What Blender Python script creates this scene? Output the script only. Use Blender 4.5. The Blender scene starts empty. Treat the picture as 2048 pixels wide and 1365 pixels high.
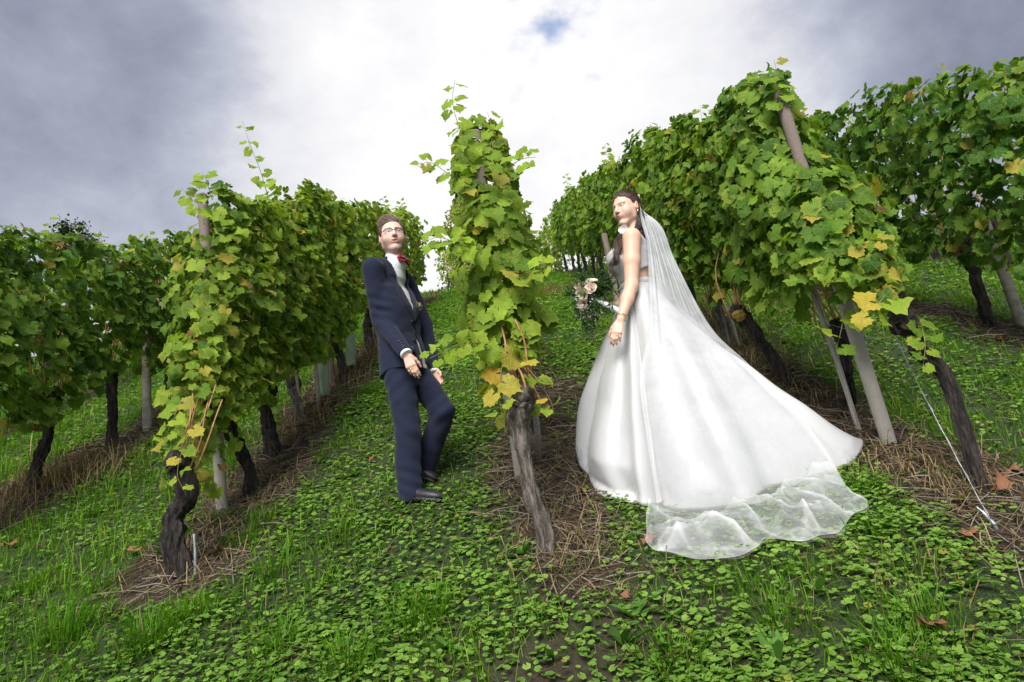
import bpy, math, random
import numpy as np
from mathutils import Vector, Matrix, Euler
from mathutils.bvhtree import BVHTree

random.seed(7)
rng = np.random.default_rng(11)
SC = bpy.context.scene
COL = SC.collection

# ------------------------------------------------------------------ camera
CAM_H = 1.727
PITCH, ROLL = math.radians(15.0), math.radians(9.0)
def cam_basis(p, r):
    right = Vector((1, 0, 0))
    fwd = Vector((0, math.cos(p), math.sin(p)))
    up = Vector((0, -math.sin(p), math.cos(p)))
    q = Matrix.Rotation(r, 3, fwd)
    return q @ right, q @ up, fwd
C_R, C_U, C_F = cam_basis(PITCH, ROLL)
cam_data = bpy.data.cameras.new('camera')
cam_data.lens = 24.0; cam_data.sensor_width = 36.0
cam_data.clip_start = 0.05; cam_data.clip_end = 5000
cam = bpy.data.objects.new('camera', cam_data); COL.objects.link(cam)
cam.matrix_world = Matrix(((C_R.x, C_U.x, -C_F.x, 0), (C_R.y, C_U.y, -C_F.y, 0), (C_R.z, C_U.z, -C_F.z, CAM_H), (0, 0, 0, 1)))
SC.camera = cam

# ------------------------------------------------------------------ world: cloudy sky
SUN_EL, SUN_AZ = math.radians(43), math.radians(190)      # azimuth clockwise from +Y (behind the camera, to the left)
world = bpy.data.worlds.new('World'); SC.world = world; world.use_nodes = True
wt = world.node_tree; wt.nodes.clear()
def wn(t, **kw):
    n = wt.nodes.new(t)
    for k, v in kw.items(): setattr(n, k, v)
    return n
wl = wt.links.new
w_out = wn('ShaderNodeOutputWorld'); w_bg = wn('ShaderNodeBackground')
w_sky = wn('ShaderNodeTexSky', sky_type='NISHITA', sun_disc=False, sun_elevation=SUN_EL, sun_rotation=SUN_AZ)
w_sky.air_density = 1.2; w_sky.dust_density = 1.0
w_tc = wn('ShaderNodeTexCoord')
w_map = wn('ShaderNodeMapping'); w_map.inputs['Scale'].default_value = (1, 1, 1.45); w_map.inputs['Location'].default_value = (0.37, 0.12, 0.2)
wl(w_tc.outputs['Generated'], w_map.inputs[0])
w_n1 = wn('ShaderNodeTexNoise'); w_n1.inputs['Scale'].default_value = 2.1; w_n1.inputs['Detail'].default_value = 7; w_n1.inputs['Roughness'].default_value = .52; w_n1.inputs['Distortion'].default_value = .1
wl(w_map.outputs[0], w_n1.inputs['Vector'])
w_n2 = wn('ShaderNodeTexNoise'); w_n2.inputs['Scale'].default_value = 1.05; w_n2.inputs['Detail'].default_value = 3; w_n2.inputs['Roughness'].default_value = .5
wl(w_map.outputs[0], w_n2.inputs['Vector'])
# thin bright cloud round the place where the veiled light comes through, heavier grey cloud away from it
def w_spot(d, lo, hi):
    v = wn('ShaderNodeVectorMath', operation='DOT_PRODUCT'); wl(w_tc.outputs['Generated'], v.inputs[0]); v.inputs[1].default_value = Vector(d).normalized()
    m = wn('ShaderNodeMapRange', interpolation_type='SMOOTHERSTEP'); wl(v.outputs['Value'], m.inputs[0]); m.inputs[1].default_value = lo; m.inputs[2].default_value = hi
    return m.outputs[0]
def w_math(op, a, b):
    m = wn('ShaderNodeMath', operation=op)
    for i, s in enumerate((a, b)):
        if isinstance(s, (int, float)): m.inputs[i].default_value = s
        else: wl(s, m.inputs[i])
    return m.outputs[0]
def pix_ray(x, y): return (C_F + (float(x) - 1024) / 1365 * C_R - (float(y) - 682.5) / 1365 * C_U)
b1 = w_spot(pix_ray(1060, 300), .855, 1.0)
w_n4 = wn('ShaderNodeTexNoise'); w_n4.inputs['Scale'].default_value = 4.6; w_n4.inputs['Detail'].default_value = 9; w_n4.inputs['Roughness'].default_value = .62; w_n4.inputs['Distortion'].default_value = .12
wl(w_map.outputs[0], w_n4.inputs['Vector'])
n_a = w_math('SUBTRACT', w_n1.outputs['Fac'], .5); n_b = w_math('SUBTRACT', w_n2.outputs['Fac'], .5); n_c = w_math('SUBTRACT', w_n4.outputs['Fac'], .5)
bright = w_math('ADD', w_math('ADD', w_math('MULTIPLY', b1, .68), .275), w_math('ADD', w_math('MULTIPLY', n_c, .95), w_math('ADD', w_math('MULTIPLY', n_a, .75), w_math('MULTIPLY', n_b, .55))))
w_ramp = wn('ShaderNodeValToRGB'); wl(bright, w_ramp.inputs[0])
cr = w_ramp.color_ramp
cr.elements[0].position = 0.0; cr.elements[0].color = (.25, .27, .36, 1)
cr.elements[1].position = .95; cr.elements[1].color = (.95, .95, .96, 1)
e = cr.elements.new(.25); e.color = (.375, .40, .50, 1)
e = cr.elements.new(.45); e.color = (.535, .56, .65, 1)
e = cr.elements.new(.65); e.color = (.77, .775, .82, 1)
# blue gaps
w_n3 = wn('ShaderNodeTexNoise'); w_n3.inputs['Scale'].default_value = 9; w_n3.inputs['Detail'].default_value = 9; w_n3.inputs['Distortion'].default_value = .15
wl(w_map.outputs[0], w_n3.inputs['Vector'])
g1 = w_spot(pix_ray(1135, -10), .990, 1.0); g2 = w_spot(pix_ray(994, 134), .9975, 1.0)
gap = w_math('ADD', w_n3.outputs['Fac'], w_math('ADD', w_math('MULTIPLY', g1, .20), w_math('MULTIPLY', g2, .13)))
gapc = wn('ShaderNodeMapRange', interpolation_type='SMOOTHSTEP'); wl(gap, gapc.inputs[0]); gapc.inputs[1].default_value = .70; gapc.inputs[2].default_value = .90; gapc.inputs[4].default_value = .72
gapm = wn('ShaderNodeMapRange', interpolation_type='SMOOTHSTEP'); wl(w_math('ADD', g1, g2), gapm.inputs[0]); gapm.inputs[1].default_value = .02; gapm.inputs[2].default_value = .3
gapf = w_math('MULTIPLY', gapc.outputs[0], gapm.outputs[0])
w_skym = wn('ShaderNodeMix', data_type='RGBA', blend_type='MULTIPLY'); w_skym.inputs[0].default_value = 1.0
wl(w_sky.outputs[0], w_skym.inputs[6]); w_skym.inputs[7].default_value = (.10, .14, .20, 1)
w_mix = wn('ShaderNodeMix', data_type='RGBA'); wl(gapf, w_mix.inputs[0]); wl(w_ramp.outputs[0], w_mix.inputs[6]); wl(w_skym.outputs[2], w_mix.inputs[7])
wl(w_mix.outputs[2], w_bg.inputs[0]); w_bg.inputs[1].default_value = .64
wl(w_bg.outputs[0], w_out.inputs[0])

sun_d = bpy.data.lights.new('sun', 'SUN'); sun_d.energy = 3.7; sun_d.angle = math.radians(36); sun_d.color = (1, .96, .9)
sun = bpy.data.objects.new('sun', sun_d); COL.objects.link(sun)
sdir = Vector((math.sin(SUN_AZ) * math.cos(SUN_EL), math.cos(SUN_AZ) * math.cos(SUN_EL), math.sin(SUN_EL)))
sun.rotation_euler = sdir.to_track_quat('Z', 'Y').to_euler()
SC.view_settings.view_transform = 'Standard'; SC.view_settings.look = 'None'
SC.view_settings.exposure = 0.72; SC.view_settings.gamma = 1.0; SC.view_settings.use_curve_mapping = False
SC.cycles.max_bounces = 6; SC.cycles.transparent_max_bounces = 16; SC.cycles.diffuse_bounces = 3; SC.cycles.glossy_bounces = 2; SC.cycles.transmission_bounces = 4
SC.cycles.use_denoising = True

# ------------------------------------------------------------------ terrain function and pixel helpers
TS = math.tan(math.radians(26.163))
def gz(x, y):
    """height of the hillside at (x, y); works on arrays"""
    x = np.asarray(x, float); y = np.asarray(y, float)
    k, y0, y1 = .005, 7.0, 46.0
    yy = np.minimum(y, y1)
    z = TS * yy - k * np.maximum(0, yy - y0) ** 2 + .06 * np.maximum(0, y - y1)
    z = z - .35 * np.maximum(0, -y) * 0
    und = .018 * np.sin(1.7 * x + .6 * y) + .014 * np.sin(2.9 * y - 1.1 * x + 1) + .008 * np.sin(6.1 * x + 2) * np.sin(5.3 * y)
    return z + und * np.clip((y - .5) / 1.5, 0, 1)
def at(px, py, Y):
    """the point where the sight line through photograph pixel (px, py) meets the upright plane y = Y"""
    q = pix_ray(px, py); t = float(Y) / q.y
    return Vector((q.x * t, float(Y), CAM_H + q.z * t))
def on_ground(px, py):
    q = pix_ray(px, py); ts = np.arange(.6, 60, .01)
    z = CAM_H + q.z * ts - gz(q.x * ts, q.y * ts)
    i = int(np.argmax(z < 0)); t = ts[i]
    return Vector((q.x * t, q.y * t, float(gz(q.x * t, q.y * t))))

# ------------------------------------------------------------------ object helpers
def link(o, parent=None):
    COL.objects.link(o)
    if parent is not None: o.parent = parent
    return o
def tag(o, label=None, cat=None, group=None, kind=None):
    if label: o['label'] = label
    if cat: o['category'] = cat
    if group: o['group'] = group
    if kind: o['kind'] = kind
    return o
def empty(name, loc=(0, 0, 0)):
    o = bpy.data.objects.new(name, None); o.location = loc; o.empty_display_size = .1
    return link(o)
def np_mesh(name, V, F, mat=None, attrs=None, smooth=True):
    """V (n,3), F (m,3) or (m,4) arrays -> mesh; attrs {name: (n,) floats or (n,3/4) colours}"""
    V = np.ascontiguousarray(V, np.float32); F = np.ascontiguousarray(F, np.int32)
    me = bpy.data.meshes.new(name); k = F.shape[1]
    me.vertices.add(len(V)); me.vertices.foreach_set('co', V.ravel())
    me.loops.add(F.size); me.loops.foreach_set('vertex_index', F.ravel())
    me.polygons.add(len(F)); me.polygons.foreach_set('loop_start', np.arange(0, F.size, k, dtype=np.int32))
    if smooth: me.polygons.foreach_set('use_smooth', np.ones(len(F), bool))
    for an, a in (attrs or {}).items():
        a = np.asarray(a, np.float32)
        if a.ndim == 1:
            at_ = me.attributes.new(an, 'FLOAT', 'POINT'); at_.data.foreach_set('value', a)
        elif a.shape[1] == 3:
            at_ = me.attributes.new(an, 'FLOAT_VECTOR', 'POINT'); at_.data.foreach_set('vector', a.ravel())
        else:
            at_ = me.attributes.new(an, 'FLOAT_COLOR', 'POINT'); at_.data.foreach_set('color', a.ravel())
    me.update(calc_edges=True); me.validate()
    if mat: me.materials.append(mat)
    return me
def mesh_obj(name, V, F, mat=None, parent=None, attrs=None, smooth=True, loc=None):
    V = np.asarray(V, float)
    if parent is not None and loc is None:
        V = V - np.array(parent_loc(parent))          # parts are modelled in world space, stored relative to their thing
    me = np_mesh(name, V, F, mat, attrs, smooth)
    o = bpy.data.objects.new(name, me)
    if loc is not None: o.location = loc
    return link(o, parent)
def parent_loc(p):
    l = Vector((0, 0, 0))
    while p is not None: l = l + p.location; p = p.parent
    return l
class MB:
    """collects pieces of geometry (arrays) into one mesh"""
    def __init__(s): s.V = []; s.F = []; s.n = 0; s.A = []
    def add(s, V, F, a=None):
        V = np.asarray(V, float); F = np.asarray(F, int)
        if F.shape[1] == 4: F = np.vstack([F[:, :3], F[:, [0, 2, 3]]])
        s.V.append(V); s.F.append(F + s.n); s.n += len(V)
        if a is not None: s.A.append(np.broadcast_to(np.asarray(a, float), (len(V), 4)))
        return s
    def obj(s, name, mat, parent=None, smooth=True):
        V = np.vstack(s.V); F = np.vstack(s.F)
        return mesh_obj(name, V, F, mat, parent, {'col': np.vstack(s.A)} if s.A else None, smooth)
def spline(pts, n):
    """Catmull-Rom through pts"""
    P = np.array([tuple(p) for p in pts], float); m = len(P)
    if m == 2: return P[0] + (P[1] - P[0]) * np.linspace(0, 1, n)[:, None]
    Q = np.vstack([2 * P[0] - P[1], P, 2 * P[-1] - P[-2]])
    t = np.linspace(0, m - 1 - 1e-9, n); i = t.astype(int); u = (t - i)[:, None]
    a, b, c, d = Q[i], Q[i + 1], Q[i + 2], Q[i + 3]
    return .5 * ((2 * b) + (-a + c) * u + (2 * a - 5 * b + 4 * c - d) * u ** 2 + (-a + 3 * b - 3 * c + d) * u ** 3)
def interp(vals, n):
    vals = np.asarray(vals, float)
    return np.interp(np.linspace(0, 1, n), np.linspace(0, 1, len(vals)), vals)
def frames(P):
    T = np.gradient(P, axis=0); T /= np.linalg.norm(T, axis=1)[:, None] + 1e-12
    ref = np.array([0, 1, 0.]) if abs(T[0][1]) < .9 else np.array([1, 0, 0.])
    U = np.zeros_like(P); W = np.zeros_like(P); u = ref
    for i in range(len(P)):
        u = u - T[i] * (u @ T[i]); u = u / (np.linalg.norm(u) + 1e-12)
        U[i] = u; W[i] = np.cross(T[i], u)
    return T, U, W
def tube(P, R, sides=8, disp=None, cap=True):
    """P (n,3) path, R (n,) radii -> V, F (triangles)"""
    P = np.asarray(P, float); n = len(P); R = np.broadcast_to(np.asarray(R, float), (n,))
    T, U, W = frames(P)
    a = np.linspace(0, 2 * np.pi, sides, endpoint=False)
    rr = np.repeat(R[:, None], sides, 1)
    if disp is not None: rr = rr * disp(np.arange(n)[:, None] / max(1, n - 1), a[None, :])
    V = P[:, None, :] + rr[..., None] * (np.cos(a)[None, :, None] * U[:, None, :] + np.sin(a)[None, :, None] * W[:, None, :])
    V = V.reshape(-1, 3)
    i = np.arange(n - 1)[:, None] * sides; j = np.arange(sides)[None, :]; j2 = (j + 1) % sides
    A, B, C, D = (i + j).ravel(), (i + j2).ravel(), (i + sides + j2).ravel(), (i + sides + j).ravel()
    F = np.vstack([np.c_[A, B, C], np.c_[A, C, D]])
    if cap:
        k = len(V); V = np.vstack([V, P[0], P[-1]])
        jj = np.arange(sides); j3 = (jj + 1) % sides
        F = np.vstack([F, np.c_[np.full(sides, k), j3, jj], np.c_[np.full(sides, k + 1), (n - 1) * sides + jj, (n - 1) * sides + j3]])
    return V, F
def grid_faces(n, m, wrap=False):
    i = np.arange(n - 1)[:, None] * m; j = np.arange(m if wrap else m - 1)[None, :]; j2 = (j + 1) % m
    return np.c_[(i + j).ravel(), (i + j2).ravel(), (i + m + j2).ravel(), (i + m + j).ravel()]
def wob(p, s, seed=0, n=5):
    """cheap smooth pseudo-noise, roughly -1..1, on (N,3) points"""
    r = np.random.default_rng(seed); out = 0
    for k in range(n):
        d = r.normal(size=3); d /= np.linalg.norm(d)
        out = out + np.sin((p @ d) * s * (1 + .45 * k) + r.uniform(0, 7)) / (1 + .35 * k)
    return out / 2.2

# ------------------------------------------------------------------ material helpers
def new_mat(name):
    m = bpy.data.materials.new(name); m.use_nodes = True; nt = m.node_tree; nt.nodes.clear()
    return m, nt
class NT:
    def __init__(s, nt): s.nt = nt
    def n(s, t, ins=None, **kw):
        nd = s.nt.nodes.new(t)
        for k, v in kw.items(): setattr(nd, k, v)
        for k, v in (ins or {}).items(): s.set(nd.inputs[k], v)
        return nd
    def set(s, sock, v):
        if isinstance(v, bpy.types.NodeSocket): s.nt.links.new(v, sock)
        elif hasattr(sock.default_value, '__len__') and hasattr(v, '__len__') and len(v) == 3 and len(sock.default_value) == 4: sock.default_value = (*v, 1)
        else: sock.default_value = v
    def math(s, op, a, b=0.0, clamp=False): return s.n('ShaderNodeMath', {0: a, 1: b}, operation=op, use_clamp=clamp).outputs[0]
    def mix(s, f, a, b, blend='MIX'): return s.n('ShaderNodeMix', {0: f, 6: a, 7: b}, data_type='RGBA', blend_type=blend).outputs[2]
    def noise(s, scale, detail=4, rough=.5, vec=None, dist=0): 
        d = {'Scale': scale, 'Detail': detail, 'Roughness': rough, 'Distortion': dist}
        if vec is not None: d['Vector'] = vec
        return s.n('ShaderNodeTexNoise', d).outputs['Fac']
    def rng(s, v, a, b, c=0.0, d=1.0, smooth=True): return s.n('ShaderNodeMapRange', {0: v, 1: a, 2: b, 3: c, 4: d}, interpolation_type='SMOOTHSTEP' if smooth else 'LINEAR').outputs[0]
    def coord(s, which='Object', scale=None):
        c = s.n('ShaderNodeTexCoord').outputs[which]
        if scale: c = s.n('ShaderNodeMapping', {0: c, 3: scale}).outputs[0]
        return c
    def attr(s, name, out='Color'): return s.n('ShaderNodeAttribute', attribute_name=name).outputs[out]
    def bump(s, h, strength=.4, dist=.01): return s.n('ShaderNodeBump', {'Height': h, 'Strength': strength, 'Distance': dist}).outputs[0]
    def bsdf(s, col, rough=.6, bump=None, **kw):
        d = {'Base Color': col, 'Roughness': rough}
        if bump is not None: d['Normal'] = bump
        for k, v in kw.items(): d[k.replace('_', ' ')] = v
        return s.n('ShaderNodeBsdfPrincipled', d)
    def out(s, sh): s.nt.links.new(sh, s.n('ShaderNodeOutputMaterial').inputs[0])
def simple_mat(name, c1, c2=None, scale=20, rough=.6, bump=0, bscale=None, stretch=None, **kw):
    m, nt = new_mat(name); t = NT(nt)
    co = t.coord('Object', stretch)
    col = t.mix(t.rng(t.noise(scale, 5, .6, co), .35, .65), c1, c2 or c1)
    b = t.bump(t.noise(bscale or scale * 3, 5, .65, co), bump, .01) if bump else None
    t.out(t.bsdf(col, rough, b, **kw).outputs[0]); return m
# ------------------------------------------------------------------ the hillside
ROWS = {'far_left': -3.74, 'left': -1.88, 'centre': -.02, 'right': 1.89, 'far_right': 3.80, 'outer_left': -5.62, 'outer_right': 5.70}
ROW_X = np.array(sorted(ROWS.values()))
ROW_START = {-5.62: 3.0, -3.74: 3.0, -1.88: 3.55, -.02: 2.95, 1.89: 2.75, 3.80: 3.0, 5.70: 3.0}
def noise2(x, y, s, seed=0):
    return wob(np.c_[np.ravel(x), np.ravel(y), np.zeros(np.size(x))], s, seed, 6).reshape(np.shape(x))
def mulch(x, y):
    x = np.asarray(x, float); y = np.asarray(y, float)
    d = np.full(x.shape, 9.0)
    for rx, y0 in ROW_START.items():
        dy = np.maximum(0, y0 - y) * 1.6
        c = rx == -.02
        d = np.minimum(d, np.hypot(np.abs(x - rx - (.16 if c else .05)), dy) * (.72 if c else 1) + (.10 * np.clip(y - 4.2, 0, 1) if c else 0))
    w = .26 + .10 * noise2(x, y, 2.3, 3) + .07 * noise2(x, y, 7, 4)
    return np.clip((w - d) / .14 + .5, 0, 1)
def bare(x, y):
    """trodden earth below the middle row, and scuffed spots"""
    b = np.exp(-(((x + .22) / .42) ** 2 + ((y - 2.15) / .42) ** 2)) + .8 * np.exp(-(((x + .75) / .35) ** 2 + ((y - 1.95) / .2) ** 2)) + .7 * np.exp(-(((x - .2) / .3) ** 2 + ((y - 2.55) / .22) ** 2))
    b = 1.35 * b + .35 * noise2(x, y, 5.5, 8) - .12
    return np.clip(b, 0, 1)

xs = np.r_[np.linspace(-400, -40, 10), np.linspace(-36, -9, 14), np.arange(-8, -4.2, .25), np.arange(-4.2, 4.6, .07), np.arange(4.6, 9, .25), np.linspace(9.5, 36, 14), np.linspace(40, 400, 10)]
ys = np.r_[np.linspace(-60, -2, 12), np.arange(-1.5, 1.2, .25), np.arange(1.2, 8.2, .07), np.arange(8.2, 30, .3), np.linspace(30.5, 80, 30), np.linspace(90, 900, 20)]
X, Y = np.meshgrid(xs, ys)
Z = gz(X, Y) + .012 * mulch(X, Y) * noise2(X, Y, 16, 21) + .010 * noise2(X, Y, 9, 22)
m, nt = new_mat('soil'); t = NT(nt)
co = t.coord('Object')
soil = t.mix(t.noise(9, 8, .65, co), (.060, .040, .026), (.150, .105, .068))
soil = t.mix(t.rng(t.noise(70, 6, .7, co), .5, .75), soil, (.15, .115, .08))
green = t.mix(t.rng(t.noise(120, 5, .75, co), .38, .62), (.012, .030, .006), (.085, .175, .030))
gm = t.attr('green', 'Fac')
gm2 = t.math('MULTIPLY', gm, t.rng(t.noise(14, 6, .6, co), .25, .55))
t.out(t.bsdf(t.mix(gm2, soil, green), .95, t.bump(t.math('ADD', t.noise(60, 8, .7, co), t.noise(170, 4, .7, co)), 1.0, .04)).outputs[0])
M_SOIL = m
G = np.clip(1 - mulch(X, Y) - bare(X, Y), 0, 1).ravel()
hill = mesh_obj('hillside_ground', np.c_[X.ravel(), Y.ravel(), Z.ravel()], grid_faces(len(ys), len(xs)), M_SOIL, attrs={'green': G})
tag(hill, 'steep vineyard hillside of dark soil under green ground cover', 'ground', kind='structure')

def plant_mat(name, rough=.55, trans=.3, spec=.3):
    m, nt = new_mat(name); t = NT(nt)
    c = t.attr('col'); 
    c2 = t.mix(.35, c, t.mix(t.noise(60, 3, .6, t.coord('Object')), (.25, .25, .25, 1), (1, 1, 1, 1)), 'MULTIPLY')
    p = t.bsdf(c2, rough, Specular_IOR_Level=spec * .4)
    tr = t.n('ShaderNodeBsdfTranslucent', {0: t.mix(1.0, c, (1.3, 1.5, .6, 1), 'MULTIPLY')})
    t.out(t.n('ShaderNodeMixShader', {0: trans, 1: p.outputs[0], 2: tr.outputs[0]}).outputs[0]); return m
M_GRASS = plant_mat('grass_blades', .45, .35)
M_HERB = plant_mat('clover_leaves', .5, .25)
M_STRAW = plant_mat('straw', .8, .1, .1)

def lerp_col(a, b, f): return np.asarray(a)[None] + (np.asarray(b) - np.asarray(a))[None] * np.asarray(f)[:, None]
def rgba(c): return np.c_[c, np.ones(len(c))]
def blades(P, h, w, lean, az, C, bend=.35):
    """P (n,3) roots; 5 verts and 3 triangles each"""
    n = len(P); d = np.c_[np.cos(az), np.sin(az), np.zeros(n)]; s = np.c_[-np.sin(az), np.cos(az), np.zeros(n)]
    up = np.array([0, 0, 1.0])
    mid = P + up * (h * .55)[:, None] + d * (h * lean * .35)[:, None]
    tip = P + up * (h * (1 - .3 * lean))[:, None] + d * (h * lean)[:, None]
    tw = rng.uniform(-.7, .7, n); s = s * np.cos(tw)[:, None] + d * np.sin(tw)[:, None]
    V = np.stack([P - s * (w / 2)[:, None], P + s * (w / 2)[:, None], mid - s * (w * .42)[:, None], mid + s * (w * .42)[:, None], tip], 1).reshape(-1, 3)
    b = np.arange(n)[:, None] * 5
    F = (b[:, :, None] + np.array([[0, 1, 3], [0, 3, 2], [2, 3, 4]])[None]).reshape(-1, 3)
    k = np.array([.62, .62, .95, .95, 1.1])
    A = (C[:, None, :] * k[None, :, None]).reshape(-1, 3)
    return V, F, rgba(A)
def scatter(n, x0, x1, y0, y1):
    """random points, denser towards the camera"""
    u = rng.random(n); y = y0 * (y1 / y0) ** (u ** 1.0) if y0 > 0 else y0 + (y1 - y0) * u
    x = rng.uniform(x0, x1, n); return x, y
def keep(x, y, prob):
    k = rng.random(len(x)) < prob; return x[k], y[k]
def in_view(x, y, margin=.45):
    """roughly what the lens sees of the ground, and a step to either side of that"""
    d = y * math.cos(PITCH) + (gz(x, y) - CAM_H) * math.sin(PITCH)
    u = x / np.maximum(d, .05)
    return (np.abs(u) < .76 + margin) & (y > .9)

def patchy_lane(x, y):
    """0 where clover rules, 1 where grass rules"""
    g = .42 + .55 * noise2(x, y, 1.9, 31) + .25 * noise2(x, y, 5.1, 32)
    g = g + .75 * ((x < -1.95) | (x > 2.0)) + .35 * np.clip((2.9 - y) / .6, 0, 1) + .3 * np.clip((y - 8) / 4, 0, 1)
    g = g - .35 * np.exp(-(((x + .9) / .6) ** 2)) * (y > 2.7) - .3 * np.exp(-(((x - .7) / .6) ** 2)) * (y > 3)
    return np.clip(g, .06, 1)

# where the gown and the veil press the growth down
def in_poly(x, y, poly):
    c = np.zeros(np.shape(x), bool); n = len(poly)
    for i in range(n):
        (x0, y0), (x1, y1) = poly[i], poly[(i + 1) % n]
        hit = ((y0 > y) != (y1 > y)) & (x < (x1 - x0) * (y - y0) / (y1 - y0 + 1e-12) + x0); c ^= hit
    return c
PRESSED = [tuple(on_ground(px, py))[:2] for px, py in ((1190, 975), (1310, 1020), (1297, 1085), (1370, 1126), (1490, 1118), (1560, 1084), (1690, 1070), (1730, 1025), (1640, 960), (1700, 925), (1720, 885), (1600, 840), (1440, 760), (1300, 800), (1190, 890))]
def press(x, y): return np.where(in_poly(x, y, PRESSED), .30, 1.0)
# grass
GV = MB()
x, y = scatter(520000, -6.5, 7.0, .95, 26); k = in_view(x, y); x, y = x[k], y[k]
dens = patchy_lane(x, y) * (1 - .93 * mulch(x, y)) * (1 - .9 * bare(x, y))
clump = np.clip(.55 + .9 * noise2(x, y, 8.5, 41) + .5 * noise2(x, y, 17, 42), .30, 1.3)
x, y = keep(x, y, dens * clump * .8)
n = len(x); far = np.clip((y - 4) / 8, 0, 1)
h = (rng.gamma(4, .014, n) + .016) * (1 + .45 * np.clip(noise2(x, y, 3.3, 44), 0, 1)) * (1 + .35 * ((x < -2) & (y < 7)))
h = h * press(x, y); P = np.c_[x, y, gz(x, y) - .01]
f = np.clip(rng.normal(.45, .28, n) + .25 * noise2(x, y, 1.3, 45), 0, 1)
C = lerp_col((.055, .185, .006), (.240, .440, .028), f); dry = rng.random(n) < .05; C[dry] = (.30, .25, .11)
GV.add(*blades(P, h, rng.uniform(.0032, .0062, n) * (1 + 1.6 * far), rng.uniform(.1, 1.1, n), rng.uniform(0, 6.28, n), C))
# fine short blades that fill the foreground and the lanes near by
x, y = scatter(150000, -4.2, 4.6, .95, 5.2); k = in_view(x, y); x, y = x[k], y[k]
x, y = keep(x, y, (1 - .95 * mulch(x, y)) * (1 - .85 * bare(x, y)) * np.clip(1.15 - .28 * (y - 1), .12, 1) * np.clip(.6 + .7 * noise2(x, y, 4.1, 46), .1, 1)); n = len(x)
C = lerp_col((.060, .185, .009), (.250, .420, .040), rng.random(n)); dry = rng.random(n) < .07; C[dry] = (.34, .28, .13)
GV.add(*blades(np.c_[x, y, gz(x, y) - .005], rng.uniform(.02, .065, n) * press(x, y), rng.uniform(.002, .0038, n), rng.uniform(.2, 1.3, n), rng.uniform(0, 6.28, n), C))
# taller tufts
tufts = [(550, 1150, .26, 120), (735, 790, .28, 160), (790, 790, .2, 90), (1560, 1250, .24, 160), (860, 1225, .26, 130), (820, 1260, .28, 140), (700, 1340, .26, 200),
         (300, 1290, .26, 260), (120, 1280, .28, 260), (480, 1090, .2, 200), (520, 1050, .2, 160), (440, 1040, .18, 120), (380, 1240, .22, 200), (560, 1290, .2, 150), (1735, 975, .17, 120), (1750, 1060, .18, 120), (1150, 1150, .15, 70), (1290, 1040, .10, 40),
         (1900, 960, .16, 60), (1510, 1180, .16, 90), (1830, 1140, .2, 80), (1460, 1145, .12, 80), (660, 1080, .17, 90), (960, 870, .2, 60), (905, 830, .16, 50), (1600, 1150, .16, 100), (1850, 1250, .22, 150), (1350, 1330, .2, 150), (1800, 1330, .22, 160), (60, 1180, .2, 160), (200, 1180, .18, 120)]
for (px, py, hh, nb) in tufts:
    c = on_ground(px, min(py, 1360)); r = rng.normal(0, .045, (nb, 2)) * (1 + hh)
    x = c.x + r[:, 0]; y = c.y + r[:, 1]; P = np.c_[x, y, gz(x, y) - .01]
    az = np.arctan2(r[:, 1], r[:, 0]) + rng.normal(0, .7, nb)
    C = lerp_col((.04, .15, .005), (.17, .36, .02), np.clip(rng.normal(.45, .25, nb), 0, 1)); C[rng.random(nb) < .06] = (.3, .26, .12)
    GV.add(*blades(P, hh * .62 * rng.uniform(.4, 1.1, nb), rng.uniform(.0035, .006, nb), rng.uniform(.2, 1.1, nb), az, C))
# low strewn grass far up the slope and over the crest
x, y = scatter(20000, -9, 11, 14, 60); P = np.c_[x, y, gz(x, y) - .02]; n = len(x)
C = lerp_col((.05, .12, .015), (.14, .26, .04), rng.random(n))
GV.add(*blades(P, rng.uniform(.08, .22, n), rng.uniform(.015, .035, n), rng.uniform(.1, .9, n), rng.uniform(0, 6.28, n), C))
for x0, x1 in ((-12, -5.0), (5.5, 13)):
    n = 16000; x = rng.uniform(x0, x1, n); y = rng.uniform(5, 17, n); P = np.c_[x, y, gz(x, y) - .02]
    C = lerp_col((.035, .12, .006), (.15, .29, .022), rng.random(n))
    GV.add(*blades(P, rng.uniform(.06, .16, n), rng.uniform(.012, .026, n), rng.uniform(.2, 1.2, n), rng.uniform(0, 6.28, n), C))
tag(GV.obj('grass', M_GRASS), 'green grass and tufts growing between the vine rows', 'grass', kind='stuff')

# clover and other low round-leaved herbs
def discs(P, r, N, C, k=6, notch=.5):
    n = len(P)
    a = np.linspace(.35, 2 * np.pi - .35, k)
    ref = np.c_[np.cos(rng.uniform(0, 6.28, n)), np.sin(rng.uniform(0, 6.28, n)), np.zeros(n)]
    U = ref - N * np.sum(ref * N, 1)[:, None]; U /= np.linalg.norm(U, axis=1)[:, None]; W = np.cross(N, U)
    rad = 1 + .06 * np.cos(a * 6)
    cup = .16
    ring = P[:, None] + r[:, None, None] * (rad * np.cos(a))[None, :, None] * U[:, None] + r[:, None, None] * (rad * np.sin(a))[None, :, None] * W[:, None] + (cup * r)[:, None, None] * N[:, None]
    ctr = P[:, None] + (r * .25)[:, None, None] * U[:, None]
    V = np.concatenate([ctr, ring], 1).reshape(-1, 3)
    b = np.arange(n)[:, None, None] * (k + 1)
    tri = np.array([[0, i + 1, i + 2] for i in range(k - 1)])
    F = (b + tri[None]).reshape(-1, 3)
    kk = np.r_[.8, np.full(k, 1.06)]
    return V, F, rgba((C[:, None] * kk[None, :, None]).reshape(-1, 3))
HB = MB()
x, y = scatter(520000, -5.6, 6.2, .95, 22); k = in_view(x, y); x, y = x[k], y[k]
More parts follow.
